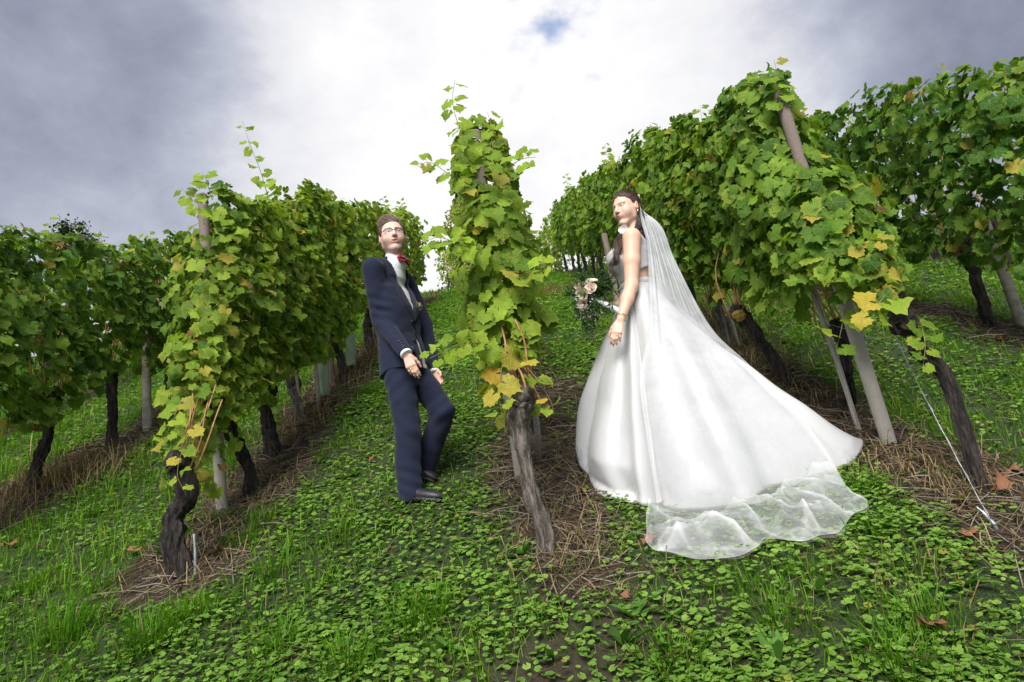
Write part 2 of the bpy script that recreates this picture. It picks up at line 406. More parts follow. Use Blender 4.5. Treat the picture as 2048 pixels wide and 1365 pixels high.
dens = (1.12 - .75 * patchy_lane(x, y)) * (1 - .9 * mulch(x, y)) * (1 - .8 * bare(x, y)) * np.clip(.75 + .55 * noise2(x, y, 3.7, 51) + .3 * noise2(x, y, 11, 52), .30, 1.2)
x, y = keep(x, y, dens * .9); n = len(x)
far = np.clip((y - 4) / 8, 0, 1)
hgt = rng.uniform(.006, .036, n) * (1 + .6 * np.clip(noise2(x, y, 6, 53), 0, 1))
hgt = hgt * press(x, y)
N = np.c_[rng.normal(0, .28, n), rng.normal(-.22, .28, n), np.ones(n)]; N /= np.linalg.norm(N, axis=1)[:, None]
f = np.clip(.35 + 7 * (hgt - .018) + rng.normal(0, .2, n) + .2 * noise2(x, y, 2.1, 54), 0, 1)
C = lerp_col((.098, .215, .030), (.270, .440, .078), f)
yl = rng.random(n) < .015; C[yl] = (.28, .28, .05)
HB.add(*discs(np.c_[x, y, gz(x, y) + hgt], rng.uniform(.008, .0185, n) * (1 + 1.2 * far), N, C))
tag(HB.obj('clover', M_HERB), 'carpet of small round clover leaves between the rows', 'clover', kind='stuff')

# broad-leaved weeds in rosettes
def strap_leaf(base, az, L, w, lift, droop, wavy=.0):
    """one pointed leaf, 5 sections"""
    tt = np.linspace(0, 1, 6); d = np.array([math.cos(az), math.sin(az), 0]); s = np.array([-math.sin(az), math.cos(az), 0])
    c = base + np.outer(tt * L * math.cos(lift), d) + np.outer(L * (math.sin(lift) * tt - droop * tt ** 2), [0, 0, 1])
    ww = w * np.array([.18, .6, .95, 1, .7, .02]) * (1 + wavy * np.array([0, .5, -.5, .5, -.5, 0]))
    V = np.vstack([c - s * (ww / 2)[:, None] + [0, 0, .12 * w], c, c + s * (ww / 2)[:, None] + [0, 0, .12 * w]])
    F = []
    for i in range(5):
        F += [[i, 6 + i, 7 + i], [i, 7 + i, i + 1], [6 + i, 12 + i, 13 + i], [6 + i, 13 + i, 7 + i]]
    return V, np.array(F)
WB = MB()
spots = []
for _ in range(230):
    yy = 1.3 * (8 / 1.3) ** rng.random(); xx = rng.uniform(-3.6, 4.2)
    if mulch(xx, yy) < .3 and press(xx, yy) > .9 and rng.random() > .5 * float(bare(xx, yy)): spots.append((xx, yy, rng.uniform(.05, .13)))
for px, py, s in ((1270, 1245, .17), (1130, 1210, .12), (800, 1190, .16), (760, 1200, .14), (590, 1110, .1), (640, 930, .13), (690, 960, .16), (330, 1120, .18), (370, 1080, .2), (1430, 1190, .12), (1640, 1190, .14), (1930, 1180, .17), (1740, 1300, .14), (1560, 1330, .15), (90, 1290, .15), (250, 1260, .14), (1110, 1330, .12), (1250, 1300, .16), (1350, 1240, .13)):
    c = on_ground(px, py); spots.append((c.x, c.y, s))
for (xx, yy, s) in spots:
    g = rng.random(); s = s * .72; c0 = np.array((.05, .14, .02)) + g * np.array((.08, .14, .03))
    for k in range(rng.integers(5, 10)):
        V, F = strap_leaf(np.array([xx, yy, float(gz(xx, yy)) + .005]), rng.uniform(0, 6.28), s * rng.uniform(.6, 1.2), s * rng.uniform(.22, .38), rng.uniform(.3, 1.05), rng.uniform(.1, .5), .25)
        WB.add(V, F, (*(c0 * rng.uniform(.75, 1.25)), 1))
tag(WB.obj('weeds', M_HERB), 'broad-leaved weeds and dandelion rosettes scattered in the grass', 'weeds', kind='stuff')

# prunings, straw and dry grass under the vines
SB = MB()
def sticks(P, L, r, az, tilt, C):
    n = len(P); d = np.c_[np.cos(az) * np.cos(tilt), np.sin(az) * np.cos(tilt), np.sin(tilt)]
    d[:, 2] += d[:, 1] * TS
    d /= np.linalg.norm(d, axis=1)[:, None]
    s = np.cross(d, np.array([0, 0, 1.0])); s /= np.linalg.norm(s, axis=1)[:, None]; u = np.cross(s, d)
    A = P - d * (L / 2)[:, None]; B = P + d * (L / 2)[:, None]; Mi = P + (s * rng.normal(0, .05, n)[:, None] + u * rng.normal(.02, .03, n)[:, None]) * L[:, None]
    Vs = []
    for Q, k in ((A, 1.0), (Mi, .95), (B, .7)):
        for a in (0, 2.09, 4.19): Vs.append(Q + (s * math.cos(a) + u * math.sin(a)) * (r * k)[:, None])
    V = np.stack(Vs, 1).reshape(-1, 3); b = np.arange(n)[:, None, None] * 9
    tri = []
    for q in (0, 3):
        for j in range(3): j2 = (j + 1) % 3; tri += [[q + j, q + j2, q + 3 + j2], [q + j, q + 3 + j2, q + 3 + j]]
    F = (b + np.array(tri)[None]).reshape(-1, 3)
    return V, F, rgba(np.repeat(C, 9, 0))
x, y = scatter(46000, -4.6, 4.9, 1.9, 17); k = in_view(x, y); x, y = x[k], y[k]
x, y = keep(x, y, mulch(x, y) * .95); n = len(x)
near = 1 + .8 * np.clip((y - 4) / 6, 0, 1)
P = np.c_[x, y, gz(x, y) + rng.uniform(0, .035, n)]
C = lerp_col((.07, .05, .036), (.36, .27, .19), rng.random(n) ** 1.5); g = rng.random(n) < .12; C[g] = (.32, .28, .23)
SB.add(*sticks(P, rng.gamma(3, .055, n) + .03, rng.uniform(.0015, .0042, n) * near, rng.uniform(0, 6.28, n), rng.normal(.03, .12, n), C))
# sparse litter elsewhere
x, y = scatter(5000, -4, 4.6, 1.1, 8); P = np.c_[x, y, gz(x, y) + rng.uniform(0.01, .04, len(x))]; n = len(x)
C = lerp_col((.06, .04, .02), (.28, .22, .12), rng.random(n))
SB.add(*sticks(P, rng.gamma(3, .03, n) + .03, rng.uniform(.0009, .002, n), rng.uniform(0, 6.28, n), rng.normal(.05, .15, n), C))
x, y = scatter(46000, -4.6, 4.9, 1.9, 17); k = in_view(x, y); x, y = x[k], y[k]
pr = mulch(x, y) * np.clip(.45 + .8 * noise2(x, y, 2.6, 61), .08, 1); x, y = keep(x, y, pr); n = len(x)
P = np.c_[x, y, gz(x, y) + rng.uniform(0, .03, n)]
C = lerp_col((.24, .17, .09), (.52, .42, .24), rng.random(n))
SB.add(*blades(P, rng.uniform(.05, .22, n), rng.uniform(.002, .0042, n) * (1 + .8 * np.clip((y - 4) / 5, 0, 1)), rng.uniform(.7, 1.9, n), rng.uniform(0, 6.28, n), C))
# upright dry tufts at the feet of the vines
for px, py, hh, nb in ((190, 960, .34, 170), (150, 950, .3, 120), (40, 1000, .35, 150), (60, 940, .4, 40), (560, 880, .2, 90), (590, 850, .22, 90), (640, 820, .2, 110), (680, 770, .24, 160), (700, 740, .2, 130), (735, 720, .26, 160), (670, 800, .2, 110),
                       (1440, 690, .3, 180), (1490, 720, .26, 170), (1540, 750, .22, 130), (1420, 640, .3, 150), (1400, 610, .3, 140), (1100, 590, .3, 130), (1130, 585, .3, 150), (1160, 590, .26, 90), (1620, 800, .18, 90), (1860, 930, .2, 70), (1820, 960, .18, 90), (1900, 990, .16, 60), (1060, 1110, .12, 60), (1170, 1120, .12, 50), (1800, 1150, .16, 60), (1760, 930, .16, 60), (1250, 1200, .1, 60)):
    c = on_ground(px, py); sp = .07 + .015 * c.y
    r = rng.normal(0, sp, (nb, 2)); x = c.x + r[:, 0]; y = c.y + r[:, 1]
    C = lerp_col((.22, .15, .07), (.50, .39, .20), rng.random(nb))
    SB.add(*blades(np.c_[x, y, gz(x, y) - .01], hh * rng.uniform(.3, 1.1, nb), rng.uniform(.003, .006, nb) * (1 + .12 * max(0, c.y - 4)), rng.uniform(.2, 1.6, nb), rng.uniform(0, 6.28, nb), C))
tag(SB.obj('vine_prunings', M_STRAW), 'brown vine prunings and straw littering the strips under the vines', 'prunings', kind='stuff')
# ------------------------------------------------------------------ vine materials
def leaf_mat(name, from_object):
    m, nt = new_mat(name); t = NT(nt)
    if from_object:
        oi = t.n('ShaderNodeObjectInfo'); c = oi.outputs['Color']; yel = oi.outputs['Alpha']; rnd = oi.outputs['Random']
    else:
        a = t.n('ShaderNodeAttribute', attribute_name='col'); c = a.outputs['Color']; yel = a.outputs['Alpha']; rnd = t.n('ShaderNodeNewGeometry').outputs['Random Per Island']
    lp = t.attr('lp', 'Vector'); sx = t.n('ShaderNodeSeparateXYZ', {0: lp})
    x, y, ed = sx.outputs[0], sx.outputs[1], sx.outputs[2]
    rad = t.n('ShaderNodeVectorMath', {0: t.n('ShaderNodeCombineXYZ', {0: x, 1: y}).outputs[0]}, operation='LENGTH').outputs['Value']
    ang = t.math('ABSOLUTE', t.math('ARCTAN2', x, y))
    d = t.math('MINIMUM', ang, t.math('MINIMUM', t.math('ABSOLUTE', t.math('SUBTRACT', ang, .93)), t.math('ABSOLUTE', t.math('SUBTRACT', ang, 1.95))))
    main = t.rng(t.math('MULTIPLY', d, rad), .015, .045, 1, 0)
    off = t.n('ShaderNodeVectorMath', {0: lp, 1: t.n('ShaderNodeCombineXYZ', {0: t.math('MULTIPLY', rnd, 40.0), 1: 0.0, 2: 0.0}).outputs[0]}, operation='ADD').outputs[0]
    side = t.n('ShaderNodeTexWave', {'Vector': off, 'Scale': 2.6, 'Distortion': 3.5, 'Detail': 2.0}, wave_type='BANDS', bands_direction='DIAGONAL').outputs['Fac']
    nz = t.noise(3.2, 4, .6, off)
    base = t.mix(t.rng(nz, .35, .68, 0, .55), c, t.mix(1.0, c, (.55, .62, .6, 1), 'MULTIPLY'))
    base = t.mix(t.math('MULTIPLY', main, .42), base, t.mix(.5, c, (.42, .46, .12, 1)))
    base = t.mix(t.math('MULTIPLY', t.rng(side, .82, 1.0), .16), base, (.30, .36, .09, 1))
    # autumn yellow creeping in from the rim between the veins
    ym = t.math('MULTIPLY', yel, t.rng(t.math('ADD', ed, t.math('MULTIPLY', t.math('SUBTRACT', nz, .5), 1.6)), .50, 1.0))
    ym = t.math('MULTIPLY', ym, t.math('SUBTRACT', 1.0, t.math('MULTIPLY', main, .5)))
    base = t.mix(t.math('MULTIPLY', ym, .8), base, t.mix(.35, (.42, .37, .055, 1), base))
    base = t.mix(t.math('MULTIPLY', yel, t.rng(t.noise(9, 3, .6, off), .66, .74)), base, (.16, .085, .03, 1))
    bmp = t.bump(t.math('ADD', t.math('MULTIPLY', side, .25), t.math('SUBTRACT', nz, t.math('MULTIPLY', main, .5))), .55, .006)
    p = t.bsdf(base, .55, bmp, Specular_IOR_Level=.18)
    tr = t.n('ShaderNodeBsdfTranslucent', {0: t.mix(1.0, base, (1.7, 1.75, .7, 1), 'MULTIPLY'), 1: bmp})
    t.out(t.n('ShaderNodeMixShader', {0: .34, 1: p.outputs[0], 2: tr.outputs[0]}).outputs[0]); return m
M_LEAF_O, M_LEAF_M = leaf_mat('vine_leaf', True), leaf_mat('vine_foliage', False)
m, nt = new_mat('vine_bark'); t = NT(nt); co = t.coord('Object', (26, 26, 3.2))
nz = t.noise(1.6, 8, .72, co, .6)
bk = t.mix(t.rng(nz, .34, .7), (.045, .034, .028), (.42, .36, .31))
bk = t.mix(t.rng(t.noise(5, 4, .6, t.coord('Object')), .6, .78, 0, .5), bk, (.09, .085, .06))
nz2 = t.noise(4.2, 6, .75, co, .3)
t.out(t.bsdf(bk, .9, t.bump(t.math('ADD', nz, t.math('MULTIPLY', nz2, .6)), 1.0, .05)).outputs[0]); M_BARK = m
m, nt = new_mat('dark_vine_bark'); t = NT(nt); co = t.coord('Object', (26, 26, 3.2))
nz = t.noise(1.6, 8, .72, co, .6)
t.out(t.bsdf(t.mix(t.rng(nz, .38, .75), (.010, .008, .007), (.20, .155, .13)), .85, t.bump(t.math('ADD', nz, t.math('MULTIPLY', t.noise(4.2, 6, .75, co, .3), .8)), 1.0, .09)).outputs[0]); M_BARK_D = m
M_CANE = simple_mat('ripe_cane', (.26, .115, .045), (.42, .23, .10), 30, .5, .2)
M_SHOOT = simple_mat('green_shoot', (.16, .10, .035), (.20, .20, .05), 12, .5)
M_GRAPE = simple_mat('green_grape', (.20, .23, .035), (.30, .30, .06), 30, .35)
M_CONC = simple_mat('weathered_concrete', (.24, .215, .175), (.40, .365, .31), 14, .9, .5, 160)
M_CONC_D = simple_mat('lichen_concrete', (.15, .115, .095), (.30, .25, .215), 18, .95, .6, 140)
m, nt = new_mat('two_tone_concrete'); t = NT(nt); co = t.coord('Object')
zz = t.n('ShaderNodeSeparateXYZ', {0: co}).outputs[2]
lich = t.rng(t.math('ADD', zz, t.math('MULTIPLY', t.noise(5, 4, .6, co), .7)), 1.0, 1.7)
c_lo = t.mix(t.noise(16, 6, .65, co), (.27, .25, .21, 1), (.44, .41, .355, 1)); c_hi = t.mix(t.noise(60, 6, .7, co), (.11, .085, .075, 1), (.29, .235, .205, 1))
t.out(t.bsdf(t.mix(lich, c_lo, c_hi), .92, t.bump(t.noise(150, 6, .7, co), .6, .01)).outputs[0]); M_CONC_D = m
M_STAKE = simple_mat('grey_wood', (.22, .20, .175), (.45, .42, .38), 6, .85, .6, 10, (20, 20, 1.5))
M_WIRE = simple_mat('galvanised_wire', (.30, .31, .32), (.45, .46, .47), 60, .45, Metallic=.8)
M_RUST = simple_mat('rusty_rod', (.12, .075, .05), (.22, .15, .10), 60, .85, .4)
M_GREYPIPE = simple_mat('grey_blue_pipe', (.16, .20, .23), (.26, .30, .33), 20, .6)
m, nt = new_mat('pale_green_tube'); t = NT(nt)
cc = t.mix(t.noise(7, 4, .6, t.coord('Object')), (.33, .44, .33, 1), (.46, .56, .43, 1))
t.out(t.n('ShaderNodeMixShader', {0: .3, 1: t.bsdf(cc, .5).outputs[0], 2: t.n('ShaderNodeBsdfTranslucent', {0: cc}).outputs[0]}).outputs[0]); M_TUBE = m

# ------------------------------------------------------------------ leaf shapes (unit: 1 = leaf half-length)
def leaf_shape(seed, simple=False):
    r = np.random.default_rng(seed)
    key_a = np.radians([-168, -140, -112, -84, -54, -27, 0, 27, 54, 84, 112, 140, 168])
    key_r = np.array([.50, .76, .84, .78, .93, .84, 1.04, .84, .93, .78, .84, .76, .50]) * r.uniform(.93, 1.07, 13)
    n = 13 if simple else 25
    a = np.linspace(-168, 168, n) * math.pi / 180
    rr = np.interp(a, key_a, key_r)
    if not simple: rr = rr * (1 + .085 * np.where(np.arange(n) % 2 == 0, 1, -1) * r.uniform(.5, 1.4, n))
    x, y = rr * np.sin(a), rr * np.cos(a)
    c1, c2, wv, ph = r.uniform(.05, .55), r.uniform(.0, .50), r.uniform(.06, .22), r.uniform(0, 6)
    fold = r.uniform(-.25, .40)
    def zz(x, y):
        rad = np.hypot(x, y); ang = np.arctan2(x, y)
        return -c1 * y * np.abs(y) * .6 - c2 * x * x * .6 + fold * np.abs(x) + wv * rad ** 2 * np.sin(3 * ang + ph) + .6 * wv * rad ** 2 * np.sin(5 * ang + 2 * ph)
    V = [(0, 0, 0)]; E = [0.0]
    if simple:
        V += [(x[i], y[i], zz(x[i], y[i])) for i in range(n)]; E += [1] * n
        F = [(0, i + 2, i + 1) for i in range(n - 1)]
    else:
        k = 9; ia = np.linspace(-160, 160, k) * math.pi / 180; ir = np.interp(ia, key_a, key_r) * .55
        ix, iy = ir * np.sin(ia), ir * np.cos(ia)
        V += [(ix[i], iy[i], zz(ix[i], iy[i])) for i in range(k)]; E += [.5] * k
        V += [(x[i], y[i], zz(x[i], y[i])) for i in range(n)]; E += [1] * n
        F = [(0, i + 2, i + 1) for i in range(k - 1)]
        o = 1 + k
        for i in range(k - 1):
            j = 3 * i
            F += [(1 + i, o + j + 1, o + j), (1 + i, o + j + 2, o + j + 1), (1 + i, 2 + i, o + j + 2), (2 + i, o + j + 3, o + j + 2)]
    V = np.array(V, float); lp = np.c_[V[:, 0], V[:, 1], np.array(E)]
    # leaf stalk
    b = len(V); w = .022
    st = np.array([(-w, 0, 0), (w, 0, 0), (-w, -.42, -.10), (w, -.42, -.10), (0, -.85, -.42)], float)
    V = np.vstack([V, st]); lp = np.vstack([lp, np.tile([0, .3, 0], (5, 1))])
    F += [(b, b + 1, b + 3), (b, b + 3, b + 2), (b + 2, b + 3, b + 4)]
    return V, np.array(F), lp
LEAVES = [leaf_shape(100 + i) for i in range(12)]
LEAVES_S = [leaf_shape(200 + i, True) for i in range(6)]
LEAF_ME = [np_mesh('leaf', V, F, M_LEAF_O, {'lp': lp}) for V, F, lp in LEAVES]

def basis(n, tip):
    """rotation matrices (k,3,3), columns: side, tip, normal"""
    n = n / np.linalg.norm(n, axis=1)[:, None]
    tip = tip - n * np.sum(n * tip, 1)[:, None]; tip /= np.linalg.norm(tip, axis=1)[:, None] + 1e-9
    return np.stack([np.cross(tip, n), tip, n], 2)
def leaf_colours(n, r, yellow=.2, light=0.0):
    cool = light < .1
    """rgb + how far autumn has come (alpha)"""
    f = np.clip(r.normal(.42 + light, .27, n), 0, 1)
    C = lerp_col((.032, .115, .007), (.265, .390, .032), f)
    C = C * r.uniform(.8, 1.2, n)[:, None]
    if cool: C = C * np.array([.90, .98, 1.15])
    u = r.random(n)
    Y = np.where(u < yellow, r.uniform(.5, 1, n), r.uniform(0, .12, n))
    yy = u < yellow * .16; C[yy] = lerp_col((.30, .30, .05), (.46, .36, .05), r.random(yy.sum()))
    bb = r.random(n) < .007; C[bb] = (.17, .075, .03); Y[bb] = 0
    return np.c_[C, Y]
def merge_leaves(shapes, P, R, S, C):
    out = MB(); LP = []
    idx = rng.integers(0, len(shapes), len(P))
    Vs, Fs, Cs = [], [], []; b = 0
    for k, (V, F, lp) in enumerate(shapes):
        q = np.where(idx == k)[0]
        if not len(q): continue
        W = np.einsum('nij,vj->nvi', R[q], V) * S[q][:, None, None] + P[q][:, None]
        Vs.append(W.reshape(-1, 3)); Fs.append((F[None] + (np.arange(len(q)) * len(V))[:, None, None]).reshape(-1, 3) + b)
        b += len(q) * len(V); LP.append(np.tile(lp, (len(q), 1))); Cs.append(np.repeat(C[q], len(V), 0))
    return np.vstack(Vs), np.vstack(Fs), np.vstack(LP), np.vstack(Cs)
CAMP = np.array([0, 0, CAM_H])
def put_leaves(thing, P, R, S, C, n_obj, simple=False, front=None):
    """the leaves that show largest become parts of their own, the rest one foliage part"""
    base = np.array(parent_loc(thing)); n = len(P)
    score = np.einsum('ni,ni->n', R[:, :, 2], CAMP - P) / np.linalg.norm(CAMP - P, axis=1)
    score = np.abs(score) * .5 + (front if front is not None else 0) + rng.uniform(0, .25, n)
    order = np.argsort(-score); own, rest = order[:n_obj], order[n_obj:]
    for i in own:
        o = bpy.data.objects.new('leaf', LEAF_ME[int(rng.integers(0, len(LEAF_ME)))])
        o.location = P[i] - base; o.rotation_mode = 'QUATERNION'; o.rotation_quaternion = Matrix(R[i].tolist()).to_quaternion()
        o.scale = (S[i],) * 3; o.color = C[i]; o.parent = thing; COL.objects.link(o)
    if len(rest):
        cut = 0 if simple else int(len(rest) * .35)      # leaves deep inside need less detail
        got = [merge_leaves(sh, P[q], R[q], S[q], C[q]) for sh, q in ((LEAVES, rest[:cut]), (LEAVES_S, rest[cut:])) if len(q)]
        nV = np.cumsum([0] + [len(g_[0]) for g_ in got])
        V, F, LP, CC = np.vstack([g_[0] for g_ in got]), np.vstack([g_[1] + nV[k] for k, g_ in enumerate(got)]), np.vstack([g_[2] for g_ in got]), np.vstack([g_[3] for g_ in got])
        o = mesh_obj('foliage', V, F, M_LEAF_M, thing, {'lp': LP, 'col': CC}); o['kind'] = 'stuff'

# ------------------------------------------------------------------ trunks and canes
def bark_disp(seed, amp=.2, nr=7):
    r = np.random.default_rng(seed); ph = r.uniform(0, 7, 8)
    def f(t, a):
        d = .6 * np.sin(a * 3 + ph[0] + 2.5 * np.sin(5 * t + ph[6])) + .5 * np.sin(a * 5 + ph[1] + 5 * t) + .45 * np.sin(a * 9 + ph[2] + 4 * np.sin(9 * t)) + .35 * np.sin(13 * t + ph[3] + 3 * np.sin(2 * a + ph[7])) * np.sin(2 * a + ph[4]) + .2 * np.sin(31 * t + a * 5 + ph[5]) + .55 * np.sin(a * 13 + ph[2] + 7 * np.sin(6 * t + ph[1])) * np.sin(17 * t + 3 * a) + .35 * np.sin(a * 8 + 60 * t + ph[0])
        return 1 + amp * d * .6
    return f
def trunk(thing, path, radii, seed, mat=None, knob=.065, stubs=3, fine=True, rough=.26):
    """a gnarled stem with a knobbly head"""
    r = np.random.default_rng(seed); b = MB(); n = 70 if fine else 26
    P = spline(path, n); P = P + .008 * np.c_[wob(P, 30, seed), wob(P, 30, seed + 1), 0 * P[:, 0]]
    R = interp(radii, n) * (1 + .10 * wob(P, 14, seed + 3) + .06 * wob(P, 33, seed + 4))
    b.add(*tube(P, R, 26 if fine else 10, bark_disp(seed, rough)))
    head = P[-1]
    for k in range(stubs + 2):                        # old pruning heads
        a = r.uniform(0, 6.28); d = np.array([.45 * math.cos(a), math.sin(a), r.uniform(-.3, .8)])
        L = r.uniform(.05, .12) if k < stubs else .03
        Q = spline([head - d * .02, head + d * L * .5 + [0, 0, .012], head + d * L + [0, 0, r.uniform(-.02, .03)]], 9)
        b.add(*tube(Q, interp([knob * .75, knob * .85, knob * .35], 9), 12 if fine else 7, bark_disp(seed + k + 9, .35)))
    return b.obj('trunk', mat or M_BARK_D, thing)
def cane(thing, a, b, bow=.05, r0=.006, r1=.0035, mat=None, name='cane', mid=None):
    a, b = np.array(a, float), np.array(b, float); r = rng
    m1 = a + (b - a) * .35 + r.normal(0, bow, 3); m2 = a + (b - a) * .7 + r.normal(0, bow, 3)
    P = spline([a, m1, m2, b], 12)
    R = interp([r0, r1], 12) * (1 + .22 * (np.arange(12) % 3 == 0))
    V, F = tube(P, R, 5); return mesh_obj(name, V, F, mat or M_CANE, thing)

# ------------------------------------------------------------------ the rows
def wall_leaves(rowx, y0, y1, n, seed, zlo=.72, ztop=2.08, half=.25, face=0, ends=False, slant=0.0, slant_z=(.95, 1.7), size=(.052, .082), yellow=.2, light=0.0):
    """leaves on the two faces and the top of a hedge-like vine row. face: side that the camera sees (+1/-1)"""
    r = np.random.default_rng(seed)
    y = r.uniform(y0, y1, n)
    tz = r.beta(1.25, 1.05, n)
    top = ztop + .13 * noise2(np.full(n, rowx), y, 3.1, seed) + .07 * noise2(np.full(n, rowx), y, 9.0, seed + 1)
    low = zlo + .16 * noise2(np.full(n, rowx), y, 4.3, seed + 2)
    z = low + (top - low) * tz
    prof = half * (.62 + .55 * np.sin(np.clip((z - zlo) / (ztop - zlo), 0, 1) * 2.6 + .35)) * (1 + .32 * noise2(y, z, 5.2, seed + 3))
    side = np.where(r.random(n) < (.5 + .16 * face), 1.0, -1.0)
    dep = np.sqrt(r.random(n)) ** .7
    y_in = (y - y0) / (y1 - y0)
    if ends: dep = np.where(y - y0 < .34, r.random(n) ** .8, dep)
    x = side * prof * dep
    over = r.random(n) < .02; x[over] *= 1.35
    N = np.c_[side * (.25 + .75 * dep) * r.uniform(.3, 1.1, n), r.normal(-.12, .5, n), r.uniform(.0, .85, n) + np.clip((z - top + .2) * 3, 0, 1)]
    if ends:                                           # the end of the row curves round towards the camera
        e = np.clip(1 - (y - y0) / .38, 0, 1)
        x = x * np.sqrt(np.clip(1 - e ** 2 * .75, .05, 1)); N[:, 1] -= 1.3 * e
        z = np.where(e > .75, np.maximum(z, low + .1), z)
    e_y = y
    if slant: y = y + slant * np.clip((z - slant_z[0]) / (slant_z[1] - slant_z[0]), 0, 1) * (1 - y_in)
    tip = np.c_[r.normal(0, .45, n), r.normal(0, .55, n), -np.ones(n)]
    P = np.c_[rowx + x, y, gz(np.full(n, rowx), y) + z]
    S = r.uniform(*size, n) * .88 * r.uniform(.66, 1.16, n) * (1 - .25 * np.clip((z - top + .15) * 4, 0, 1))
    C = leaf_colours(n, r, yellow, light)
    lowz = np.clip(1 - (z - zlo) / .35, 0, 1); more = r.random(n) < .25 * lowz; C[more, 3] = r.uniform(.5, 1, more.sum())
    front = dep * .6 + .5 * (side == np.sign(-rowx if rowx else 1))
    if ends: front = front + .8 * e
    return P, basis(N, tip), S, C, front
ORD = ['first', 'second', 'third', 'fourth', 'fifth', 'sixth', 'seventh', 'eighth', 'ninth', 'tenth', 'eleventh', 'twelfth', 'thirteenth', 'fourteenth', 'fifteenth', 'sixteenth', 'seventeenth', 'eighteenth', 'nineteenth', 'twentieth', 'twenty-first', 'twenty-second', 'twenty-third', 'twenty-fourth', 'twenty-fifth', 'twenty-sixth', 'twenty-seventh', 'twenty-eighth', 'twenty-ninth', 'thirtieth']
def default_trunk(rowx, y, seed, hh=.72):
    r = np.random.default_rng(seed); g = float(gz(rowx, y)); dx, dy = r.normal(0, .05), r.normal(0, .09)
    b = np.array([rowx + r.normal(0, .03), y, g - .06])
    return [b, b + [dx * .3, dy * .2, hh * .35], b + [dx * 1.1, dy * .9, hh * .7], b + [dx, dy * 1.6, hh + .06]], [.05, .038, .036, .052]
def make_vine(rowx, y, seed, label, group, leaves, n_obj, path=None, radii=None, mat=None, canes=6, simple=False, stubs=3, ctop=None, low=False):
    g = float(gz(rowx, y)); base = (path[0][0], path[0][1], g) if path else (rowx, y, g)
    v = empty('grape_vine', base); tag(v, label, 'vine', group)
    if path is None: path, radii = default_trunk(rowx, y, seed)
    trunk(v, path, radii, seed, mat, stubs=stubs, fine=y < 7.2, rough=.34)
    head = np.array(path[-1], float); r = np.random.default_rng(seed + 77)
    for k in range(canes):
        a = head + np.array([r.normal(0, .03), r.normal(0, .08), .01])
        b = np.array([rowx + r.normal(0, .10), a[1] + r.normal(0, .22), g + r.uniform(1.15, 1.9)])
        cane(v, a, b, .035)
    P, R, S, C, fr = leaves
    put_leaves(v, P, R, S, C, n_obj, simple, fr)
    return v
def split_leaves(L, ys):
    P = L[0]; own = np.argmin(np.abs(P[:, 1][:, None] - np.array(ys)[None]), 1)
    return [tuple(a[own == k] for a in L) for k in range(len(ys))]
def cat_leaves(Ls): return tuple(np.concatenate([l[i] for l in Ls]) for i in range(5))
def G3(px, py): return np.array(on_ground(px, py))
def A3(px, py, Y): return np.array(at(px, py, Y))

# ---- left row (behind the groom)
XL = ROWS['left']
yl = [3.55, 4.37, 5.12, 5.80, 6.92, 8.25, 9.4, 10.5, 11.6, 12.7, 13.7]
LL = cat_leaves([wall_leaves(XL, 3.80, 4.1, 260, 4, .70, 1.75, .23, 1, True, .1, (1.3, 1.7), (.05, .085), .35, .12), wall_leaves(XL, 3.78, 7.4, 4100, 1, .58, 2.16, .27, 1, True, .42, (1.35, 1.75), (.050, .083), .30, .10), wall_leaves(XL, 7.4, 14.0, 3100, 2, .64, 2.10, .27, 1, False, 0, (0, 1), (.056, .088), .28, .16)])
# foliage that hangs low at the end of the row
LL = cat_leaves([LL, wall_leaves(XL, 3.60, 4.15, 190, 3, .52, 1.2, .21, 1, True, 0, (0, 1), (.045, .075), .6, .12)])
sl = split_leaves(LL, yl)
pathsL = {
    0: ([G3(372, 1150) - [0, 0, .06], A3(350, 1090, 3.55), A3(348, 1030, 3.53), A3(372, 985, 3.52), A3(362, 935, 3.52)], [.055, .052, .046, .050, .046], M_BARK_D),
    1: ([G3(490, 1000) - [0, 0, .06], A3(500, 950, 4.37), A3(480, 900, 4.4), A3(455, 855, 4.42)], [.045, .036, .036, .045], M_BARK_D),
    2: ([G3(545, 912) - [0, 0, .06], A3(538, 860, 5.12), A3(532, 815, 5.12), A3(535, 780, 5.15)], [.05, .045, .046, .06], M_BARK_D),
    3: ([G3(603, 848) - [0, 0, .06], A3(597, 815, 5.8), A3(590, 790, 5.8), A3(585, 770, 5.85)], [.045, .036, .036, .05], M_BARK),
    4: ([G3(690, 770) - [0, 0, .06], A3(682, 725, 6.92), A3(675, 690, 6.95), A3(672, 665, 6.95)], [.05, .04, .04, .05], M_BARK_D),
    5: ([G3(742, 708) - [0, 0, .06], A3(738, 680, 8.25), A3(735, 655, 8.25), A3(738, 630, 8.25)], [.06, .05, .05, .07], M_BARK_D)}
for k, y in enumerate(yl):
    lab = ['gnarled dark vine at the near end of the row behind the groom',
           'vine with a thin bent trunk behind the concrete post',
           'vine with a straight dark trunk and wide crooked head, left of the groom',
           'vine beside a pale stake, left of the groom'][k] if k < 4 else ORD[k] + ' vine up the slope in the row behind the groom'
    pt = pathsL.get(k)
    make_vine(XL, y, 300 + k, lab, 'vines of the row behind the groom', sl[k], 300 if k < 5 else 150 if k < 9 else 70, *(pt or (None, None, None)), canes=0 if k == 0 else 7 if k < 6 else 4, simple=k > 6)

